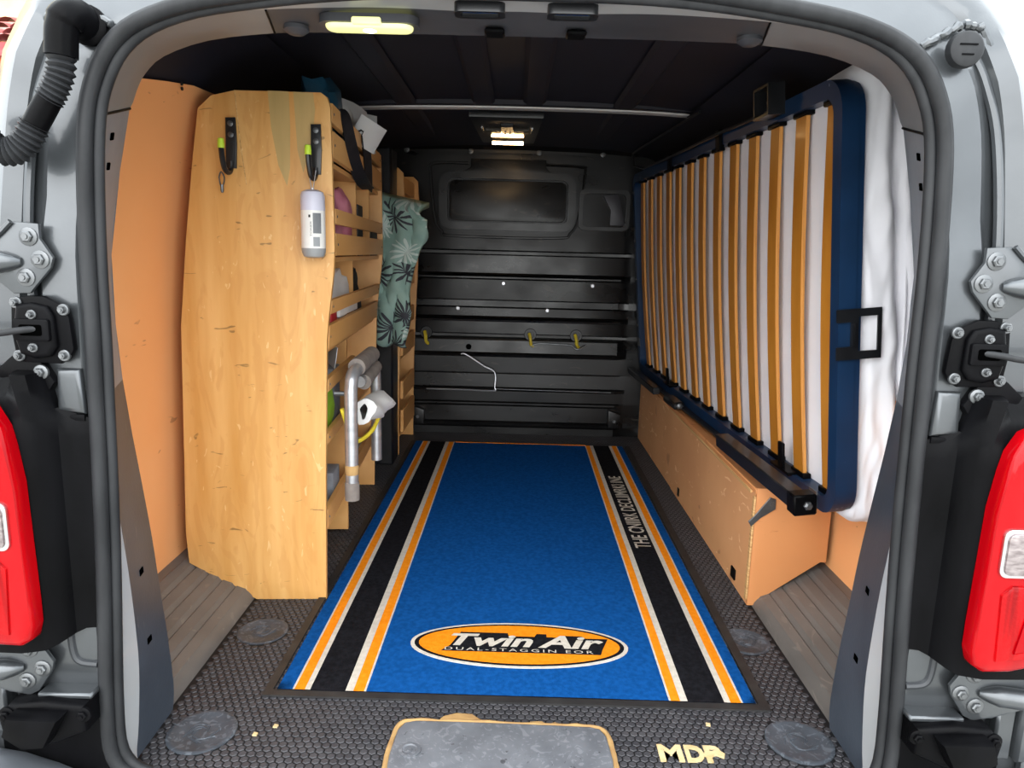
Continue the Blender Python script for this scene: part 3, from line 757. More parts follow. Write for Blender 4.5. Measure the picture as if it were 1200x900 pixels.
# oval emblem
ex, ey = .006, .209
for rx, ry, z, mm, nm in ((.249, .094, .0096, m_carpet_white, 'emblem_rim'), (.240, .087, .0100, m_carpet_black, 'emblem_ring'), (.230, .080, .0104, m_carpet_orange, 'emblem_oval')):
    bm = NB(); prism(bm, ellipse(ex, ey, rx, ry, 56), 'xy', .0068, z); obj(nm, bm, mm, fm)
tz = .0116
bmp = [(-.152, .181), (-.135, .205), (-.118, .262), (-.02, .262), (-.018, .249), (.035, .249), (.040, .262), (.06, .262), (.06, .249), (.082, .249), (.094, .257), (.133, .257), (.140, .248), (.186, .248), (.172, .205), (.166, .181)]
bm = NB(); prism(bm, [(ex - .176 + (p[0] + .152)*1.13, p[1] - .008) for p in bmp], 'xy', .0098, .0109); obj('emblem_backing', bm, m_carpet_black, fm)
for s, x0, w, y0, h in (('Twin', -.158, .190, .194, .052), ('Air', .042, .152, .194, .054)):
    me = text_mesh(s, .1, shear=.28, offset=.0032)
    fit_text(me, lambda a, b, z, x0=x0, y0=y0: (ex + x0 + a, y0 + b, tz), w, h)
    link('lettering', me, m_carpet_white, fm)
me = text_mesh('DUAL-STAGGIN EOR', .1, spacing=1.35)
fit_text(me, lambda a, b, z: (ex - .168 + a, .1755 + b, tz), .335, .0115)
link('lettering', me, m_carpet_white, fm)
me = text_mesh('THE CNIIRK DECLIIMRKI INE', .1, offset=.001)
fit_text(me, lambda a, b, z: (.412 - b, .775 + a, .0104), .715, .050)
link('lettering', me, m_carpet_white, fm)

# ================================================================== LEFT RACK
RYAW = math.radians(3.6)
def rack_local(x, z):     # world outline taken about the rack's front foot
    return (x + .468, z)
prof = [(-.645, 0.0), (-.809, .100), (-.813, .18), (-.800, .55), (-.795, .70), (-.772, .904), (-.748, 1.08), (-.730, 1.195), (-.699, 1.223), (-.646, 1.236), (-.455, 1.238), (-.440, 1.228), (-.434, 1.205),
        (-.432, 1.06), (-.430, .893), (-.433, .84), (-.448, .72), (-.453, .67), (-.463, .33), (-.468, .02), (-.468, 0)]
PL = [rack_local(*p) for p in prof]
def front(z):
    fr = [(0, 0), (.33, .005), (.67, .015), (.72, .020), (.84, .035), (.893, .038), (1.06, .036), (1.205, .034), (1.4, .034)]
    for (z0, x0), (z1, x1) in zip(fr, fr[1:]):
        if z0 <= z <= z1: return x0 + (x1-x0)*(z-z0)/(z1-z0)
    return 0
rack = thing('shelving_rack', 'tall birch plywood rack with two hooks on its end panel, left of the mat', 'shelf', (-.468, 1.70, 0), RYAW)
bm = NB(); prism(bm, PL, 'xz', -.002, .016, .003, 2)
ep = obj('end_panel', bm, m_ply, rack); tag(ep, 'scuffed plywood end panel')
for poly in ([(-.105, 1.237), (-.058, 1.237), (-.057, 1.16), (-.060, 1.07), (-.068, 1.03), (-.086, 1.075), (-.100, 1.16)], [(-.048, 1.237), (-.004, 1.236), (.000, 1.20), (-.010, 1.12), (-.030, 1.06), (-.042, 1.11)]):
    bm = NB(); prism(bm, poly, 'xz', -.0024, -.0005); obj('veneer_patch', bm, m_veneer, ep)
bm = NB(); tube(bm, [(-.178, -.0022, 1.236), (-.170, -.0022, 1.12), (-.160, -.0022, 1.03)], .0009, 5); obj('veneer_joint', bm, m_plyedge, ep)
FARX = .0
bm = NB(); prism(bm, [(p[0] if p[0] > -.2 else max(p[0], -.30), p[1]) for p in PL], 'xz', .915, .931, .003, 2); obj('end_panel', bm, m_plydark, rack)
bm = NB()
zb = [(.12, -.30), (.5, -.295), (.9, -.28), (1.20, -.25)]
loft(bm, [[(x, .016, z) for z, x in zb], [(x, .915, z) for z, x in zb]]); loft(bm, [[(x-.006, .016, z) for z, x in zb], [(x-.006, .915, z) for z, x in zb]])
obj('back_panel', bm, m_plydark, rack)
# front boards: (z0, z1, y0, y1)
boards = [(1.176, 1.219, .016, .915), (1.098, 1.158, .016, .915), (.948, .983, .016, .915), (.874, .926, .016, .915), (.734, .768, .016, .915), (.648, .706, .016, .915),
          (.542, .574, .016, .43), (.408, .436, .016, .43), (.186, .236, .016, .915)]
for z0, z1, y0, y1 in boards:
    f0, f1 = front(z0), front(z1)
    bm = NB(); prism(bm, [(f0-.012, z0), (f0+.001, z0), (f1+.001, z1), (f1-.012, z1)], 'xz', y0, y1, .002, 2); obj('front_board', bm, m_plydark, rack)
for z in (1.094, .870, .644, .404, .182):
    bm = NB(); box(bm, (-.285, .016, z-.012), (front(z) - .013, .915, z), .001); obj('shelf_board', bm, m_plydark, rack)
for y, z0, z1 in ((.43, .182, .632), (.49, .644, .858), (.43, .870, 1.082), (.42, 0.02, .170), (.70, .870, 1.082)):
    bm = NB(); box(bm, (-.28, y, z0), (front(z0) - .016, y + .012, z1), .001); obj('divider', bm, m_plydark, rack)
bm = NB()
for z0, z1, y0, y1 in boards:
    for y in (y0+.02, y1-.03): lathe(bm, [(.003, 0), (.003, .0015)], 8, Matrix.Translation((front((z0+z1)/2)+.001, y, (z0+z1)/2)) @ Matrix.Rotation(math.pi/2, 4, 'Y'))
obj('board_screw', bm, m_steel, rack)

# second, smaller rack beyond the post
r2 = thing('shelving_rack', 'smaller plywood rack in the far left corner against the bulkhead', 'shelf', (-.500, 3.03, 0), 0)
P2 = [(0, 0), (-.18, 0), (-.22, .1), (-.22, 1.18), (-.19, 1.22), (.0, 1.225), (.022, 1.205), (.028, 1.1), (.022, .8), (.010, .55), (.002, .3)]
for y in (.0, .355):
    bm = NB(); prism(bm, [(p[0] + (.012 if y > 0 else 0), p[1]) for p in P2], 'xz', y, y+.015, .003, 2); obj('end_panel', bm, m_plydark, r2)
bm = NB(); box(bm, (-.21, .015, .05), (-.20, .355, 1.17)); obj('back_panel', bm, m_plydark, r2)
for z0, z1 in ((1.13, 1.195), (1.02, 1.09), (.88, .95), (.74, .82), (.57, .64), (.44, .52), (.25, .33), (.10, .2)):
    bm = NB(); box(bm, (.004, .015, z0), (.018, .355, z1), .002); obj('front_board', bm, m_plydark, r2)
for z in (1.015, .735, .435, .095):
    bm = NB(); box(bm, (-.20, .015, z-.012), (.004, .355, z), .001); obj('shelf_board', bm, m_plydark, r2)
bag = NB()
rows = [[(-.07*math.cos(a)*w + 0, .14*math.sin(a)*w, z) for a in [k*math.pi/6 for k in range(12)]] for z, w in ((0, .8), (.03, 1), (.09, 1), (.13, .8), (.15, .3))]
loft(bag, rows, True); bag.faces.new([v for v in bag.verts][:12])
o = obj('leather_pouch', bag, m_brown); o.location = (-.585, 3.21, .4365); tag(o, 'brown leather pouch in the far left rack', 'pouch')

# hooks on the end panel
def hook(name, label, lx, z, yaw):
    h = thing(name, label, 'hook', (-.468 + lx*math.cos(RYAW), 1.70 + lx*math.sin(RYAW) - .002, z), RYAW)
    bm = NB(); prism(bm, [(-.012, -.055), (-.009, .055), (.013, .056), (.014, .0), (.011, -.055)], 'xz', -.008, -.0005, .0015, 2); obj('back_plate', bm, m_blackgloss, h)
    bm = NB()
    for zz in (.042, .018): lathe(bm, [(.0065, 0), (.0065, .002), (.003, .003)], 12, RX90((.002, -.008, zz)))
    obj('screw', bm, m_steel, h)
    bm = NB()
    pp = smooth_path([(.0, -.006, -.040), (-.001, -.010, -.060), (-.003, -.024, -.066), (-.006, -.036, -.058), (-.008, -.042, -.035), (-.009, -.043, -.012)], 5)
    tube(bm, pp, .006, 8, flat=1.0); obj('prong', bm, m_blackgloss, h)
    bm = NB(); lathe(bm, [(.0075, 0), (.0078, .010), (.0065, .020), (.002, .022)], 12, Matrix.Translation((-.009, -.043, -.016))); tag(obj('prong_tip', bm, m_lime, h), 'lime green tip')
    return h
hook('tool_hook', 'black hook with lime tip nearer the left wall, empty but for a clip', -.190, 1.120, 0)
hook('tool_hook', 'black hook with lime tip holding the white bottle', .000, 1.112, 0)
bm = NB(); tube(bm, smooth_path([(-.006, 0, 0), (.0, -.002, .012), (.006, 0, 0), (.003, 0, -.016), (-.003, 0, -.018), (-.006, 0, 0)], 4), .0018, 6)
lathe(bm, [(.004, -.016), (.004, -.03), (.002, -.034)], 8)
o = obj('snap_clip', bm, m_steel); o.location = (-.675, 1.665, 1.043); tag(o, 'small steel snap clip hanging from the left hook', 'clip')

btl = thing('spray_bottle', 'white bottle with lilac cap hanging by a cord on the end panel', 'bottle', (-.468, 1.660, .868))
bm = NB(); lathe(bm, [(.012, .0), (.022, .003), (.0265, .012), (.0272, .022)], 24); obj('grey_base', bm, M('grey_base_plastic', '#8e9092', .4), btl)
bm = NB(); lathe(bm, [(.0272, .022), (.0272, .105), (.0272, .106)], 24); bd = obj('body', bm, m_white, btl)
bm = NB(); lathe(bm, [(.0272, .106), (.0275, .110), (.0270, .138), (.024, .147), (.014, .152), (.004, .153)], 24); obj('cap', bm, m_lilac, btl)
def curved_patch(a0, a1, z0, z1, r=.0275):
    b = NB(); loft(b, [[(r*math.sin(a0+(a1-a0)*k/6), -r*math.cos(a0+(a1-a0)*k/6), z) for k in range(7)] for z in (z0, z1)]); return b
obj('label_print', curved_patch(.25, .95, .055, .100), m_greyprint, bd); obj('label_print', curved_patch(.25, .80, .026, .047), M('grey_panel_print', '#8d9094', .6), bd)
obj('label_print', curved_patch(-.10, .06, .090, .096), m_dark, bd)
me = text_mesh('TONER', .01); fit_text(me, lambda a, b, z: (.0004 + .004 - b, -.0279, .048 + a), .034, .004); link('lettering', me, m_greyprint, bd)
bm = NB(); tube(bm, [(-.010, .008, .195), (-.002, 0, .155), (.0, 0, .150)], .0011, 6); tube(bm, [(.008, .004, .195), (.002, 0, .155)], .0011, 6)
lathe(bm, [(.004, .150), (.004, .156)], 8); obj('cord', bm, m_alu, btl)

# black strap looped over the top boards
bm = NB()
def ribbon(bm, pts, w, th=.0018):
    pts = [Vector(p) for p in pts]; n = len(pts); rows = []
    for i, p in enumerate(pts):
        t = (pts[min(i+1, n-1)] - pts[max(i-1, 0)]).normalized()
        side = Vector((.38, .92, 0)); side = side - t * t.dot(side)
        if side.length < .2: side = Vector((0, 0, 1)) - t * t.z
        side.normalize(); nn = t.cross(side)
        rows.append([p + side*w/2 + nn*th, p - side*w/2 + nn*th, p - side*w/2 - nn*th, p + side*w/2 - nn*th])
    loft(bm, rows, True); 
WR = lambda lx, ly, z: (-.468 + lx*math.cos(RYAW) - ly*math.sin(RYAW), 1.70 + lx*math.sin(RYAW) + ly*math.cos(RYAW), z)
ribbon(bm, smooth_path([WR(.0, .13, 1.226), WR(.034, .135, 1.224), WR(.044, .15, 1.200), WR(.046, .20, 1.155), WR(.046, .29, 1.105), WR(.046, .40, 1.078), WR(.046, .50, 1.070)], 5), .036)
ribbon(bm, smooth_path([WR(.046, .50, 1.070), WR(.046, .515, 1.100), WR(.046, .49, 1.17), WR(.042, .462, 1.222), WR(.030, .458, 1.226), WR(.0, .456, 1.227)], 5), .036)
tag(obj('webbing_strap', bm, m_dark), 'black webbing strap looped down over the rack top boards', 'strap')

# ---- things on and in the rack
def world_rack(lx, ly, z):
    return (-.468 + lx*math.cos(RYAW) - ly*math.sin(RYAW), 1.70 + lx*math.sin(RYAW) + ly*math.cos(RYAW), z)
def blob(name, label, cat, loc, size, mat, rough=.25, seed=0, sub=3, group=None):
    bm = NB(); bmesh.ops.create_icosphere(bm, subdivisions=sub, radius=1.0)
    for v in bm.verts:
        d = v.co.copy()
        k = 1 + rough * noise.noise(d*1.6 + Vector((seed, 0, 0))) + rough*.4*noise.noise(d*4 + Vector((0, seed, 0)))
        sq = Vector([math.copysign(abs(c)**.7, c) for c in d])
        v.co = Vector((sq.x*size[0]*k, sq.y*size[1]*k, sq.z*size[2]*k))
    zmin = min(v.co.z for v in bm.verts)
    for v in bm.verts: v.co.z -= zmin
    o = obj(name, bm, mat); o.location = loc; o.rotation_euler = (0, 0, RYAW)
    return tag(o, label, cat, group)
def crate(name, label, cat, loc, size, mat, rz=0.0, bev=.003):
    bm = NB(); box(bm, (-size[0]/2, -size[1]/2, 0), (size[0]/2, size[1]/2, size[2]), bev, seg=2)
    o = obj(name, bm, mat); o.location = loc; o.rotation_euler = (0, 0, RYAW + rz); return tag(o, label, cat)
# on top: the top shelf stands at 1.065
blob('teal_bag', 'dark teal crumpled bag on top of the rack', 'bag', world_rack(-.038, .26, 1.095), (.055, .09, .105), m_teal, .3, 3)
pk = thing('paper_bundle', 'bundle of white folded leaflets lying on top of the rack', 'papers', world_rack(-.008, .50, 1.20), RYAW)
for k, (dx, dy, dz, rx, rz, w, h) in enumerate(((0, .02, .0, .3, .9, .13, .13), (.02, .08, .02, .5, .5, .12, .13), (-.01, -.07, .0, .2, 1.2, .11, .10), (.04, .16, .01, .6, .7, .06, .14), (.035, -.02, -.01, -.5, 1.0, .10, .08))):
    bm = NB(); rows = [[(-w/2 + w*i/4, .02*math.sin(i/4*2.5)*(1 if k % 2 else -1), h*j/4) for i in range(5)] for j in range(5)]
    loft(bm, rows); loft(bm, [[(p[0], p[1]+.004, p[2]) for p in r] for r in rows])
    o = obj('leaflet', bm, m_paper, pk); o.location = (dx, dy, dz); o.rotation_euler = (-rx, .25, rz)
blob('box_label_roll', 'dull red-brown pouch at the far end of the rack top', 'pouch', world_rack(-.05, .72, 1.095), (.05, .08, .06), m_brown, .15, 8)
bpy.data.objects['box_label_roll'].name = 'red_pouch'
# shelf at .862
blob('pink_pouch', 'pink fabric pouch standing in the upper tray nearest the end panel', 'pouch', world_rack(-.013, .34, .871), (.032, .062, .088), m_pink, .22, 1)
crate('black_case', 'small black case in the upper tray beyond the pink pouch', 'case', world_rack(-.012, .50, .871), (.07, .09, .15), m_dark)
crate('white_carton', 'white carton behind the black case in the upper tray', 'box', world_rack(-.085, .52, .871), (.06, .10, .185), m_paper)
crate('black_case', 'black case at the far end of the upper tray, seen through the gap', 'case', world_rack(-.012, .80, .871), (.07, .17, .085), m_dark)
# shelf at .644
blob('white_sack', 'crumpled whitish plastic sack in the middle tray', 'sack', world_rack(-.042, .32, .645), (.040, .13, .088), m_paper, .35, 5)
blob('black_glove', 'black glove bundle in the middle tray beyond the white sack', 'glove', world_rack(-.038, .60, .645), (.036, .09, .090), m_dark, .4, 6)
crate('red_carton', 'small red carton seen through the middle tray gap', 'box', world_rack(-.012, .16, .645), (.030, .08, .085), m_redbox)
crate('white_strip_box', 'long white printed box lying in the middle tray gap', 'box', world_rack(-.0, .37, .7075), (.014, .30, .022), m_paper)
# shelf at .404
crate('grey_carton', 'grey carton with a white tag before it in the lower bay', 'box', world_rack(-.045, .27, .405), (.06, .10, .160), m_greybox)
bm = NB(); box(bm, (-.001, -.04, -.03), (.001, .04, .03)); o = obj('paper_tag', bm, m_paper); o.location = world_rack(-.025, .26, .600); o.rotation_euler = (.15, .1, RYAW + .5); tag(o, 'white printed tag standing on the grey carton in the lower bay', 'tag')
blob('lime_bag', 'bright lime plastic bag corner in the lower bay beside the end panel', 'bag', world_rack(-.032, .17, .405), (.022, .07, .062), m_lime_bag, .2, 12)
# shelf at .182
crate('grey_box', 'grey box on the lowest shelf beside the end panel', 'box', world_rack(-.036, .22, .183), (.05, .09, .10), m_greybox)
blob('blue_bag', 'blue-grey cloth bag on the lowest shelf behind the frame', 'bag', world_rack(-.056, .57, .183), (.040, .09, .062), m_bluegrey, .3, 9)
crate('white_tray', 'white flat tray at the far end of the lowest shelf', 'tray', world_rack(-.025, .74, .183), (.04, .18, .03), m_paper)

# tubular frame hung on the rack front
ft = thing('folding_frame', 'silver tubular folding frame with grey foam grips hung on the rack front', 'frame', (-.40, 1.88, .28))
bm = NB(); tube(bm, smooth_path([(0, -.17, .015), (0, -.17, .10), (0, -.17, .24), (0, -.165, .275), (0, -.14, .305), (0, -.05, .312), (0, .06, .318)], 6), .0165, 14); obj('tube_leg', bm, m_alu, ft)
bm = NB(); tube(bm, smooth_path([(0, .145, .0), (0, .145, .1), (0, .143, .24), (0, .130, .275), (0, .10, .295), (0, .03, .285), (0, -.07, .272)], 6), .0155, 14); obj('tube_leg', bm, m_alu, ft)
bm = NB(); tube(bm, [(.0, -.10, .315), (.0, .09, .322)], .0225, 16); tag(obj('foam_grip', bm, m_foam, ft), 'upper grey foam grip')
bm = NB(); tube(bm, [(.006, -.05, .268), (.006, .10, .285)], .0205, 16); tag(obj('foam_grip', bm, m_foam, ft), 'lower grey foam grip')
bm = NB(); lathe(bm, [(.0175, .0), (.018, .004), (.018, .022), (.0172, .024)], 14, Matrix.Translation((0, -.17, .055))); obj('collar', bm, m_tan, ft)
bm = NB(); lathe(bm, [(.0185, -.012), (.0185, .03), (.017, .034)], 14, Matrix.Translation((0, -.17, .0))); obj('foot', bm, m_foam, ft)
for k in range(1):
    bm = NB(); tube(bm, [(-.01, -.17, .26), (-.04, -.17, .26)], .006, 8); obj('hanger', bm, m_steel, ft)
# rolled cloth stuck through the frame
bm = NB(); rows = []
for j in range(9):
    y = 1.80 + j*.028
    rows.append([( -.388 + (.030+.008*math.sin(a*3+j))*math.cos(a)*(1+.03*j), y, .475 - j*.003 + (.034+.006*math.sin(a*2+j*.7))*math.sin(a)) for a in [k*math.pi/8 for k in range(16)]])
loft(bm, rows, True); loft(bm, [[(p[0]*.3 + -.388*.7, p[1], (p[2]-.475)*.6+.475) for p in rows[0]], rows[0]], True)
tag(obj('cloth_roll', bm, m_paper), 'pale grey rolled cloth stuck through the tubular frame', 'cloth')
bm = NB(); tube(bm, smooth_path([(-.425, 1.72, .50), (-.41, 1.73, .44), (-.40, 1.76, .405), (-.375, 1.83, .415), (-.368, 1.90, .44)], 6), .0055, 8)
tag(obj('yellow_cord', bm, m_yellow), 'yellow cord slung round the tubular frame', 'cord')

# floral cloth draped over the post
bm = NB(); uvl = bm.loops.layers.uv.new('uv')
cloth_rows = []
nu, nv = 22, 40
for j in range(nv+1):
    t = j/nv; z = 1.095 - t*.555
    row = []
    for i in range(nu+1):
        s = i/nu
        xl = -.560 + .015*t - .02*(t > .8)*(t-.8)*5; xr = -.335 - .09*t + (.012*math.sin(t*9))
        if t < .10: xr -= .03*math.sin(t/.10*math.pi)
        x = xl + (xr-xl)*s
        f = .014*math.sin(s*10 + t*4) * (.3 + t) + .020*noise.noise(Vector((s*5 + t*2, t*9, 1))) + .022*noise.noise(Vector((s*3, t*3, 5))) + .016*abs(noise.noise(Vector((s*6 - t*5, t*6, 9))))
        y = 2.735 - f - .045*s + (.05*(1-t/.06)**2 if t < .06 else 0) + (.03*((t-.92)/.08) if t > .92 else 0)
        row.append(Vector((x, y, z - .045*s*(1-t) + .010*math.sin(s*12)*t)))
    cloth_rows.append(row)
g = loft(bm, cloth_rows)
gi = {}
for j, r in enumerate(g):
    for i, v in enumerate(r): gi[v] = (i/nu*.22, (1-j/nv)*.56)
for f in bm.faces:
    for l in f.loops: l[uvl].uv = gi[l.vert]
cl = obj('floral_cover', bm, m_floral, angle=2.0)
sm = cl.modifiers.new('thick', 'SOLIDIFY'); sm.thickness = .02; sm.offset = 1
tag(cl, 'sage green floral cover hanging from the black post beside the rack', 'cloth')

# ================================================================== RIGHT BOXING
bx = thing('wheel_arch_box', 'orange painted plywood wheel arch box along the right side', 'box', (.625, 1.733, 0))
def slopebottom(x):  # underside follows the grooved sill
    return max(0.0, min(.11, (x - .645) * .60))
bm = NB(); box(bm, (-.003, -.003, .002), (.012, .925, .305), .0015); tag(obj('front_board', bm, m_orange_worn, bx), 'scratched front board')
bm = NB(); box(bm, (-.001, .928, .002), (.012, 1.70, .300), .0015); tag(obj('front_board', bm, m_orange_worn, bx), 'cleaner far front board')
bm = NB(); prism(bm, [(-.003, .004), (.020, .004), (.03, .022), (.175, .128), (.190, .128), (.190, .322), (-.003, .322)], 'xz', -.014, -.0035, .0015, 2); obj('end_board', bm, m_orange_end, bx)
bm = NB(); box(bm, (-.006, -.012, .306), (.185, 1.70, .320), .002); obj('top_board', bm, m_orange_end, bx)
bm = NB(); box(bm, (-.009, -.016, .02), (-.0035, -.002, .30), .0015); obj('corner_bead', bm, m_plyedge, bx)
bm = NB(); box(bm, (-.008, .02, .298), (-.003, 1.0, .308), .001); obj('edge_strip', bm, m_plyedge, bx)
bm = NB(); prism(bm, [(-.020, .235), (-.006, .250), (.030, .300), (.045, .296), (.046, .270), (.010, .245), (-.012, .222)], 'xz', -.019, -.0145, .001, 1); lathe(bm, [(.006, 0), (.006, .003)], 10, RX90((.036, -.019, .283))); obj('corner_bracket', bm, m_steel, bx)
bm = NB(); box(bm, (-.0075, .09, .022), (-.003, .125, .052), .001); obj('black_catch', bm, m_black, bx)
bm = NB(); box(bm, (-.0065, .78, .02), (-.003, .80, .05), .001); obj('black_catch', bm, m_black, bx)

# ================================================================== BED ON ITS SIDE
u = Vector((-0.0470973, 0.9988769, 0.00517553)); v = Vector((-0.09367855, -0.00957529, 0.99555645)); nrm = Vector((0.99448789, 0.04640319, 0.09402431))
bed = thing('slatted_bed', 'navy steel bed frame with wooden slats folded up on its side along the right wall', 'bed')
bed.matrix_world = Matrix(((u.x, v.x, nrm.x, .704), (u.y, v.y, nrm.y, 1.45), (u.z, v.z, nrm.z, .355), (0, 0, 0, 1)))
# local: x along the length, y up the leaning plane, z towards the van side
U0, U1, V0, V1 = .018, 1.995, -.022, .898
path = []
fo = rrect(U0, V0, U1, V1, .07, 7); fi = rrect(U0+.036, V0+.036, U1-.036, V1-.036, .036, 7)
bm = NB(); ring_prism(bm, fo, fi, 'xy', .0, .036); fr = obj('frame_tube', bm, m_blue, bed, angle=.6)
bm = NB(); b = rrect(U0+.002, V0+.002, U1-.002, V1-.002, .068, 7); b2 = rrect(U0+.03, V0+.03, U1-.03, V1-.03, .042, 7)
ring_prism(bm, b, b2, 'xy', .036, .048); obj('frame_flange', bm, m_blue, bed, angle=.6)
slatbm = NB(); rows = []
for k in range(13):
    t = k/12; y = .020 + t*.836; bow_ = -.010*math.sin(t*math.pi)
    rows.append([(-.026, y, .018+bow_), (.026, y, .018+bow_), (.026, y, .027+bow_), (-.026, y, .027+bow_)])
loft(slatbm, rows, True); slatbm.faces.new(slatbm.verts[:4] if False else [v_ for v_ in list(slatbm.verts)[:4]]); slatbm.faces.new([v_ for v_ in list(slatbm.verts)[-4:]])
slatbm.faces.ensure_lookup_table()
slat0 = obj('slat', slatbm, [m_slat, m_slatedge], bed, angle=.4)
for p in slat0.data.polygons:
    if abs(p.normal.x) > .8: p.material_index = 1
slat0.location = (.088, 0, 0)
for k in range(1, 13):
    s = slat0.copy(); COL.objects.link(s); s.location = (.088 + k*.148, random.uniform(-.002, .002), random.uniform(-.002, .002))
capbm = NB(); box(capbm, (-.036, .010, .012), (.036, .026, .032), .002)
cap0 = obj('slat_cap', capbm, m_black, bed); cap0.location = (.088, 0, 0)
for k in range(0, 13):
    for top in (0, 1):
        if k == 0 and not top: continue
        c = cap0.copy(); COL.objects.link(c); c.location = (.088 + k*.148, .842 if top else 0, 0)
# square black rail with end cap, hinge brackets, latch plate
bm = NB(); box(bm, (.06, -.004, -.078), (.58, .034, -.040), .003); rail = obj('pivot_rail', bm, m_blackgloss, bed)
bm = NB(); box(bm, (.035, -.010, -.083), (.075, .038, -.030), .004); obj('rail_end', bm, m_black, rail)
bm = NB(); lathe(bm, [(.010, 0), (.010, .005), (.006, .009)], 6, Matrix.Translation((.035, .014, -.052)) @ Matrix.Rotation(-math.pi/2, 4, 'Y')); obj('rail_bolt', bm, m_steel, rail)
bm = NB(); box(bm, (1.45, -.030, -.060), (1.97, .000, -.030), .003); obj('pivot_rail', bm, m_blackgloss, bed)
bm = NB(); box(bm, (.30, -.030, -.022), (1.97, -.022, .030), .002); obj('support_strip', bm, m_blackgloss, bed)
bm = NB(); box(bm, (1.15, -.028, -.055), (1.30, .0, -.010), .008); kn = obj('pivot_bracket', bm, m_blackgloss, bed)
bm = NB(); lathe(bm, [(.012, 0), (.012, .006), (.006, .010)], 6, Matrix.Translation((1.15, -.014, -.03)) @ Matrix.Rotation(-math.pi/2, 4, 'Y')); obj('bracket_bolt', bm, m_steel, kn)
for uu in (.29, 1.42):
    bm = NB(); box(bm, (uu-.055, .012, -.012), (uu+.055, .020, .022), .002); box(bm, (uu-.018, .018, -.010), (uu+.010, .085, -.002), .002)
    hb = obj('mattress_clip', bm, m_black, bed)
for uu, sz in ((.74, .03), (1.30, .03)):
    bm = NB(); box(bm, (uu-.02, .845, -.010), (uu+.02, .905, .006), .003); obj('mattress_clip', bm, m_black, bed)
bm = NB(); ring_prism(bm, [(.285, .870), (.375, .870), (.375, .940), (.285, .940)], [(.291, .876), (.369, .876), (.369, .934), (.291, .934)], 'xy', -.040, .0); box(bm, (.291, .876, -.006), (.369, .934, .0)); br = obj('wall_bracket', bm, m_blackgloss, bed)
bm = NB(); lathe(bm, [(.016, 0), (.016, .008), (.009, .014)], 6, Matrix.Translation((.335, .905, -.006)) @ Matrix.Rotation(math.pi, 4, 'X')); obj('bracket_bolt', bm, m_steel, br)
bm = NB(); tube(bm, [(.30, .885, -.012), (.70, .892, -.014), (1.2, .893, -.012), (1.7, .90, -.010), (1.88, .93, -.012), (1.90, .985, -.012), (1.80, .99, -.010), (.9, .985, -.010)], .005, 8); obj('safety_rod', bm, m_blackgloss, bed)
LP = Matrix(((0, 0, 1, .016), (0, 1, 0, 0), (1, 0, 0, 0), (0, 0, 0, 1)))
bm = NB()
prism(bm, [(0, .335), (.088, .335), (.088, .440), (0, .440), (0, .412), (.030, .412), (.036, .406), (.036, .370), (.030, .364), (0, .364)], 'xy', -.004, .0, .0012, 1, LP) if False else None
ringo = [(.030, .335), (.088, .335), (.088, .440), (.030, .440)]; ringi = [(.040, .352), (.080, .352), (.080, .424), (.040, .424)]
ring_prism(bm, ringo, ringi, 'xy', -.004, .0, LP)
prism(bm, [(-.006, .335), (.031, .335), (.031, .362), (-.006, .362)], 'xy', -.004, .0, 0, 1, LP); prism(bm, [(-.006, .413), (.031, .413), (.031, .440), (-.006, .440)], 'xy', -.004, .0, 0, 1, LP)
prism(bm, [(.024, .363), (.031, .363), (.031, .412), (.024, .412)], 'xy', -.010, -.0005, 0, 1, LP)
tag(obj('latch_plate', bm, m_blackgloss, bed, smooth=False), 'black latch plate with square hole')
bm = NB()
for uu, vv in ((.12, -.002), (1.97, .12)): box(bm, (uu-.02, vv-.02, -.002), (uu+.02, vv+.02, .001), .0008)
for vv in (.2, .42, .60, .82): lathe(bm, [(.008, 0), (.008, .003)], 10, Matrix.Translation((1.978, vv, 0)) @ Matrix.Rotation(math.pi, 4, 'X'))
obj('frame_bolt', bm, m_steel, bed)

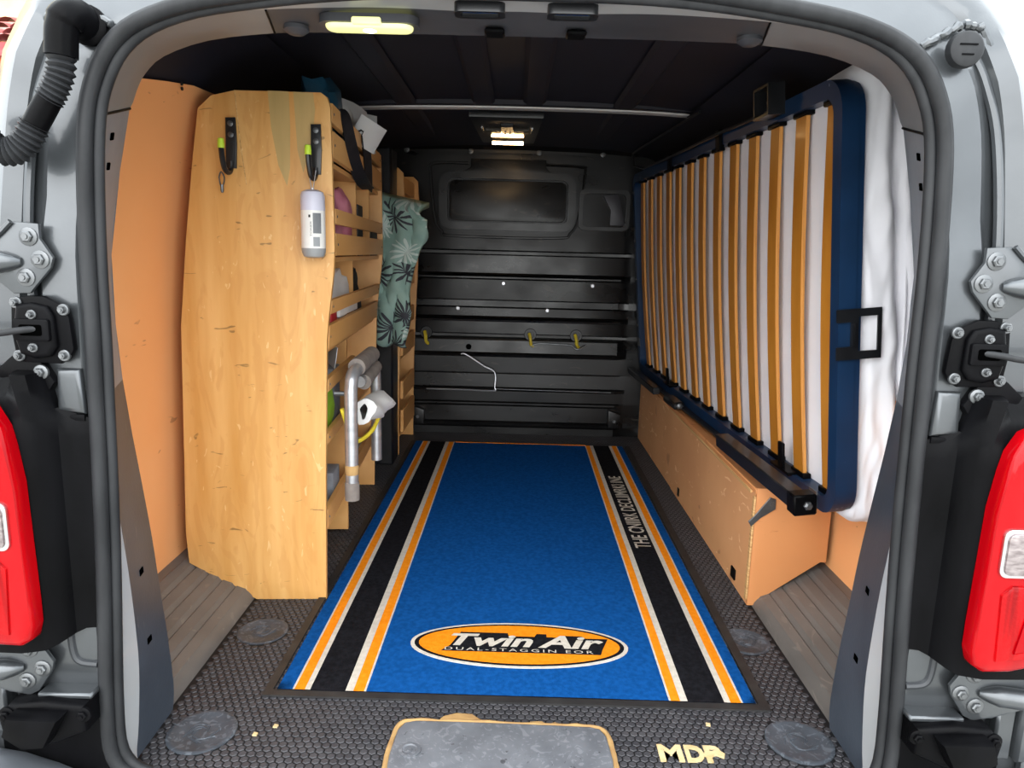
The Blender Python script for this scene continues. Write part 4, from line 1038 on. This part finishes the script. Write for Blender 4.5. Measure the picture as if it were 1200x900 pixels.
# mattress in its white cover
mt = NB()
nu_, nv_, nw = 48, 40, 7
def mpt(a, b, c):     # a,b in [0,1] over the face, c 0 (slat side) .. 1 (wall side)
    x = -.010 + a*1.995; y = -.055 + b*.985; z = .046 + c*.150
    ea = min(a, 1-a)*2.0; eb = min(b, 1-b)
    r = .030
    return Vector((x, y, z))
def side_round(p):
    return p
bmesh.ops.create_cube(mt, size=1.0)
bmesh.ops.subdivide_edges(mt, edges=list(mt.edges), cuts=55, use_grid_fill=True)
for q in mt.verts:
    a, b, c = q.co.x+.5, q.co.y+.5, q.co.z+.5
    x = .034 + a*1.945; y = -.050 + b*.972; z = .034 + c*.172
    # round the long edges
    R = .045
    def rnd(p, lo, hi):
        return p
    cx_ = min(max(x, .034+R), 1.979-R); cy_ = min(max(y, -.050+R), .922-R); cz_ = min(max(z, .034+R), .206-R)
    dvec = Vector((x-cx_, y-cy_, z-cz_))
    if dvec.length > 1e-6:
        m_ = max(abs(dvec.x), abs(dvec.y), abs(dvec.z))
        dvec = dvec.normalized() * m_
    p = Vector((cx_, cy_, cz_)) + dvec
    endf = max(0, 1 - x/.25)
    w = (.004 + .014*endf)*noise.noise(Vector((x*3, y*3.5, z*12))) + .010*endf*abs(noise.noise(Vector((y*5 + z*9, z*24 - y*2, 2)))) + .008*noise.noise(Vector((x*9, y*4 + z*6, z*22))) + .007*endf*math.sin(z*60 + y*7 + 2*noise.noise(Vector((y*5, z*6, 0))))*max(0, noise.noise(Vector((y*3, z*5, 4))) + .3)
    dirn = Vector((-.6*endf - .1, .3*(y-.43), 1.0 if c > .5 else -.25))
    p += dirn * w
    p.z += .024*endf*math.sin(max(0, min(1, y/.9))*math.pi)*(c)
    if c < .06 and x > .06: p.z = max(p.z, .029)
    if p.x < .02: p.x = .02
    p.y += .030*endf*(1 if b > .9 else 0)*(1-abs(c-.6))
    e2 = max(0.0, 1 - max(0.0, x - .034)/.05)
    if e2 > 0:
        seam = .52 + .07*math.sin(b*5 + .6)
        g1 = math.exp(-((c - seam)/.05)**2)
        fold = noise.noise(Vector((b*9 + c*3.5, c*5, 7))) + .5*noise.noise(Vector((b*20 - c*6, c*9, 3)))
        p.x += e2*(-.010*math.sin(math.pi*min(1, max(0, c))) + .016*g1 - .009*math.exp(-((c - seam - .12)/.05)**2) - .008*math.exp(-((c - seam + .13)/.07)**2) - .010*fold)
    q.co = p
mo = obj('mattress', mt, m_cotton, angle=2.5)
mo.matrix_world = bed.matrix_world.copy()
tag(mo, 'white covered mattress strapped behind the slats of the tipped-up bed', 'mattress')
bm = NB(); tube(bm, smooth_path([(.034, .03, .13), (.026, .2, .135), (.024, .45, .142), (.026, .7, .135), (.032, .87, .12), (.07, .93, .12)], 8), .0028, 6)
obj('piping', bm, m_cotton, mo)

# ================================================================== REAR CORNER FITTINGS (both sides)
def mirror_poly(poly, s): return [(CX + s*x, z) for x, z in poly]
SIDE = {-1: 'left', 1: 'right'}
for s in (-1, 1):
    sd = SIDE[s]
    X = lambda a: CX + s*a
    # black cover beside the lamp
    cv = NB()
    zz = [.268, .288, .30, .40, .50, .60, .628, .645, .665, .680, .692, .700]
    rows = []
    for z in zz:
        k = max(0, (z-.628)/.072)                      # above the step only the outer half continues
        xin = .632 - (z-.29)*.02 if z < .632 else .672 + .016*k
        r = [(X(xin), 1.040, max(z, .288) if True else z), (X(max(xin, .660)), 1.034, max(z, .287)), (X(max(xin, .672)), 1.028, z), (X(max(xin+.004, .684 + .012*k)), 1.002, z), (X(max(xin+.008, .698 + .014*k)), .992, z), (X(.735), .990 + .045*k, z), (X(.80), .992 + .05*k, z), (X(.88), 1.02 + .05*k, z)]
        if z < .288:
            r = [(p[0], p[1], .288 - (.288-z)*min(1, abs(p[0]-X(.66))/.05 if abs(p[0]-CX) > .66 else 0)) for p in r]
        rows.append(r)
    loft(cv, rows)
    loft(cv, [[rows[-1][i] for i in range(8)], [(rows[-1][i][0], 1.055, rows[-1][i][2]+.004) for i in range(8)]])
    loft(cv, [[(r[0][0], 1.056, r[0][2]) for r in rows], [r[0] for r in rows]])
    st = [rows[6][i] for i in range(3)]
    cov = obj('lamp_surround', cv, m_black, angle=.6)
    tag(cov, 'black plastic panel between the %s tail lamp and the seal' % sd, 'panel')
    bm = NB(); prism(bm, [(X(.635), .625), (X(.668), .625), (X(.668), .636), (X(.635), .636)], 'xz', 1.035, 1.056, .004, 2); obj('top_ledge', bm, m_black, cov)
    bm = NB(); prism(bm, [(X(.672), .685), (X(.690), .715), (X(.735), .722), (X(.76), .70), (X(.74), .66), (X(.69), .66)], 'xz', 1.030, 1.050, .005, 2); ear = obj('fixing_ear', bm, m_black, cov)
    bm = NB(); bolt(bm, (X(.690), 1.030, .700), .007); obj('ear_bolt', bm, m_steel, ear)
    # tail lamp
    lampo = thing('tail_lamp', 'red %s tail lamp with clear reversing window' % sd, 'lamp', (X(.806), .985, .28))
    out = [(.742, .668), (.722, .658), (.707, .630), (.701, .60), (.694, .545), (.692, .45), (.690, .36), (.690, .325), (.696, .303), (.712, .292), (.75, .293), (.80, .305), (.88, .335), (.90, .40), (.90, .60), (.88, .68), (.82, .698), (.77, .690)]
    loc = [(s*(x-.80), z-.28) for x, z in out]
    def inset(poly, f):
        cx = sum(p[0] for p in poly)/len(poly); cz = sum(p[1] for p in poly)/len(poly)
        return [(cx+(p[0]-cx)*f, cz+(p[1]-cz)*f) for p in poly]
    bm = NB()
    loft(bm, [[(p[0], .005, p[1]) for p in loc], [(p[0], -.012, p[1]) for p in loc], [(p[0], -.017, p[1]) for p in inset(loc, .985)], [(p[0], -.021, p[1]) for p in inset(loc, .95)], [(p[0], -.022, p[1]) for p in inset(loc, .85)], [(p[0], -.022, p[1]) for p in inset(loc, .3)]], True)
    bm.faces.ensure_lookup_table(); bm.faces.new([q for q in list(bm.verts)[-len(loc):]])
    obj('lens', bm, m_red, lampo, angle=.8)
    def part(name, poly, y0, y1, mat, bev=.004):
        b = NB(); prism(b, [(s*(x-.80), z-.28) for x, z in poly], 'xz', y0, y1, bev, 2); return obj(name, b, mat, lampo)
    part('upper_segment', rrect(.728, .540, .87, .650, .03), -.026, -.018, m_redlight)
    part('upper_inner_segment', rrect(.750, .560, .86, .632, .02), -.029, -.024, m_red)
    part('lower_segment', [(.722, .315), (.80, .326), (.87, .35), (.87, .435), (.73, .435), (.716, .42)], -.026, -.018, m_redlight)
    part('lower_inner_segment', [(.745, .330), (.80, .342), (.86, .36), (.86, .415), (.76, .425)], -.029, -.024, m_red)
    fw = part('reverse_frame', rrect(.706, .448, .87, .522, .012), -.027, -.018, m_chrome, .003)
    part('reverse_window', rrect(.711, .453, .865, .517, .010), -.0305, -.024, m_clear, .003)
    # hinges
    def hinge(name, label, poly, bolts, y, armz, arm_x):
        h = thing(name, label, 'hinge', (X(poly[0][0]), y, poly[0][1]))
        o0 = (X(poly[0][0]), y, poly[0][1])
        b = NB(); prism(b, [(X(x)-o0[0], z-o0[2]) for x, z in poly], 'xz', -.008, .0, .004, 2); obj('hinge_plate', b, m_grey, h)
        b = NB(); pp = smooth_path([(X(arm_x)-o0[0], -.008, armz-o0[2]), (X(arm_x+.02)-o0[0], -.014, armz-o0[2]), (X(arm_x+.06)-o0[0], -.020, armz-o0[2]-.002), (X(arm_x+.14)-o0[0], -.04, armz-o0[2]-.005)], 5)
        tube(b, pp, [.006 + .010*min(1, k/6) for k in range(len(pp))], 12); obj('hinge_arm', b, m_grey, h)
        b = NB(); e = smooth_path([(X(x)-o0[0], -.010, z-o0[2]) for x, z in poly[:3]], 4); tube(b, e, .004, 6); obj('flange', b, m_grey, h)
        for bx_, bz_ in bolts:
            b = NB(); bolt(b, (X(bx_)-o0[0], -.008, bz_-o0[2]), .0085); obj('hinge_bolt', b, m_steel, h)
        return h
    hinge('upper_hinge', 'grey steel upper door hinge with three bolts on the %s pillar' % sd,
          [(.80, .872), (.748, .888), (.714, .917), (.676, .915), (.676, .894), (.659, .867), (.664, .852), (.690, .823), (.697, .815), (.722, .814), (.75, .838), (.80, .838)],
          [(.691, .896), (.677, .864), (.700, .838)], 1.040, .860, .705)
    hinge('lower_hinge', 'grey steel lower door hinge with three bolts below the %s tail lamp' % sd,
          [(.84, .245), (.79, .272), (.742, .266), (.724, .262), (.708, .236), (.712, .22), (.736, .184), (.752, .176), (.785, .182), (.84, .200)],
          [(.744, .257), (.726, .225), (.752, .203)], 1.028, .226, .755)
    # cable grommet plate
    gp = thing('cable_grommet', 'black bolted cable grommet on the %s pillar under the upper hinge' % sd, 'grommet', (X(.68), 1.040, .762))
    b = NB(); prism(b, [(s*(x-.68), z-.762) for x, z in [(.724, .805), (.700, .812), (.676, .812), (.645, .797), (.641, .780), (.638, .735), (.645, .722), (.660, .713), (.712, .714), (.724, .722), (.728, .76)]], 'xz', -.012, .0, .004, 2); obj('base_plate', b, m_black, gp)
    b = NB(); prism(b, [(s*(x-.68), z-.762) for x, z in [(.712, .800), (.690, .803), (.668, .798), (.660, .785), (.658, .740), (.668, .725), (.690, .721), (.712, .728), (.720, .76)]], 'xz', -.022, -.010, .007, 3); obj('raised_boss', b, m_black, gp)
    b = NB(); prism(b, rrect(min(s*.034, -s*.018), -.014, max(s*.034, -s*.018), .018, .004), 'xz', -.028, -.02, .003, 2); sk = obj('socket_rim', b, m_black, gp)
    b = NB(); prism(b, rrect(min(s*.024, -s*.008), -.006, max(s*.024, -s*.008), .010, .003), 'xz', -.0292, -.027); obj('socket_mouth', b, m_hole, sk)
    for x, z in ((.648, .793), (.652, .726), (.716, .802), (.718, .724)):
        b = NB(); bolt(b, (s*(x-.68), -.012, z-.762), .0055); obj('plate_bolt', b, m_steel, gp)
    for x, z in ((.688, .786), (.690, .738)):
        b = NB(); bolt(b, (s*(x-.68), -.022, z-.762), .0045); obj('plate_bolt', b, m_steel, gp)
    b = NB(); tube(b, smooth_path([(s*.0, -.024, .004), (s*.02, -.034, .002), (s*.06, -.045, -.003), (s*.16, -.06, -.004), (s*.3, -.07, .0)], 6), .0048, 10); tag(obj('cable', b, m_rubber, gp), 'black cable running to the door')
    # bumper bracket and bumper end
    bk = thing('bumper_bracket', 'black plastic bumper bracket at the foot of the %s pillar' % sd, 'bracket', (X(.72), 1.05, .10))
    b = NB(); prism(b, [(s*(x-.72), z-.10) for x, z in [(.652, .176), (.715, .182), (.77, .176), (.79, .150), (.785, .120), (.745, .100), (.70, .108), (.652, .130)]], 'xz', -.055, .0, .010, 3); obj('bracket_body', b, m_black, bk)
    b = NB(); prism(b, [(s*(x-.72), z-.10) for x, z in [(.675, .170), (.755, .172), (.765, .140), (.735, .118), (.700, .122)]], 'xz', -.085, -.05, .008, 2); obj('wedge', b, m_black, bk)
    b = NB(); box(b, (-.075 if s > 0 else -.10, -.012, -.20), (.10 if s > 0 else .075, .0, .03), .004); obj('apron', b, m_black, bk)
    for x, z, yy in ((.655, .160, -.050), (.772, .160, -.055)):
        b = NB(); bolt(b, (s*(x-.72), yy, z-.10), .008); obj('bracket_bolt', b, m_black, bk)
    be = thing('bumper_end', 'glossy dark bumper shoulder at the lower %s corner' % sd, 'bumper', (X(.74), .985, -.14))
    b = NB()
    rows = []
    for j in range(9):
        t = j/8; x = -.07 + t*.42
        rows.append([(s*x, y + .0*t, z - (.05*(1-t)**2) + .02*math.sin(t*5)) for y, z in ((.045, .215), (.02, .225), (-.01, .215), (-.04, .19), (-.06, .15), (-.07, .08), (-.07, -.2))])
    loft(b, rows); loft(b, [rows[0], [(p[0], .05, p[2]) for p in rows[0]]]); obj('bumper_skin', b, m_bumper, be)
    b = NB(); tube(b, smooth_path([(s*-.01, -.045, .13), (s*.03, -.055, .17), (s*.09, -.05, .185), (s*.2, -.05, .19)], 5), .014, 10); obj('bumper_bead', b, m_bumper, be)
    # stay bracket seen outside of the lower hinge
    b = NB(); box(b, (min(X(.83), X(.87)), 1.02, .10), (max(X(.83), X(.87)), 1.05, .30), .006); box(b, (min(X(.79), X(.86)), 1.00, .262), (max(X(.79), X(.86)), 1.045, .29), .006)
    box(b, (min(X(.80), X(.83)), 1.03, .10), (max(X(.80), X(.83)), 1.05, .20), .004)
    box(b, (min(X(.80), X(.98)), 1.04, -.12), (max(X(.80), X(.98)), 1.065, .255), .008); box(b, (min(X(.845), X(.93)), 1.015, .02), (max(X(.845), X(.93)), 1.045, .13), .010)
    obj('corner_stiffener', b, m_grey, wall_rear)

# conduit boot, upper left
cb = thing('conduit_boot', 'black corrugated cable conduit curling from the upper left pillar', 'conduit', (-.60, 1.055, 1.185))
b = NB(); tube(b, smooth_path([(-.004, .0, .0), (-.006, -.022, .006), (-.010, -.036, .0), (-.016, -.040, -.015), (-.020, -.040, -.050)], 6), [.023]*8 + [.0225]*8 + [.0205]*9, 16); obj('elbow', b, m_black, cb)
b = NB(); lathe(b, [(.027, 0), (.027, .006), (.022, .010)], 20, RX90((-.002, .0, .0))); obj('elbow_flange', b, m_black, cb)
def corr(pts, r, n):
    pp = smooth_path(pts, n); return pp, [r*(1.0 + .13*math.cos(k*math.pi)) for k in range(len(pp))]
b = NB(); pp, rr = corr([(-.020, -.040, -.046), (-.022, -.041, -.070), (-.030, -.042, -.090), (-.040, -.042, -.105)], .0165, 6); tube(b, pp, rr, 16); obj('corrugated_hose', b, m_rubber, cb)
b = NB(); tube(b, [(-.038, -.042, -.102), (-.052, -.043, -.124), (-.064, -.044, -.144)], [.016, .0165, .016], 16); obj('sleeve', b, m_black, cb)
b = NB(); pp, rr = corr([(-.062, -.044, -.140), (-.072, -.046, -.158), (-.085, -.048, -.172), (-.102, -.050, -.176), (-.117, -.052, -.168), (-.128, -.054, -.150), (-.14, -.058, -.12)], .0175, 6); tube(b, pp, rr, 16); obj('corrugated_hose', b, m_rubber, cb)

# round plug, upper right
pl = thing('rubber_plug', 'round black rubber plug on the upper right pillar', 'plug', (.606, 1.050, 1.180))
b = NB(); lathe(b, [(.024, 0), (.0245, .006), (.023, .012), (.020, .014), (.002, .0145)], 24, RX90((0, 0, 0))); obj('plug_cap', b, m_rubber, pl)
b = NB(); tube(b, [(-.012, -.015, .005), (.012, -.015, .005)], .0012, 5); tube(b, [(-.008, -.015, -.008), (.008, -.015, -.008)], .0012, 5); obj('plug_marks', b, m_black, pl)

# rear bumper step under the load edge
rb = thing('rear_bumper', 'dark plastic rear bumper step under the load floor edge', 'bumper', (CX, .985, -.30))
b = NB(); prism(b, [(.055, .285), (.045, .292), (-.02, .29), (-.045, .275), (-.055, .24), (-.050, .0), (-.03, -.14), (.03, -.16), (.055, -.16)], 'yz', -.60, .60, .006, 2)
bsk = obj('bumper_skin', b, m_bumper, rb)
b = NB()
for k in range(5): box(b, (-.5, -.018 + k*.012, .2905), (.5, -.013 + k*.012, .2945), .0008)
obj('step_rib', b, m_black, bsk)
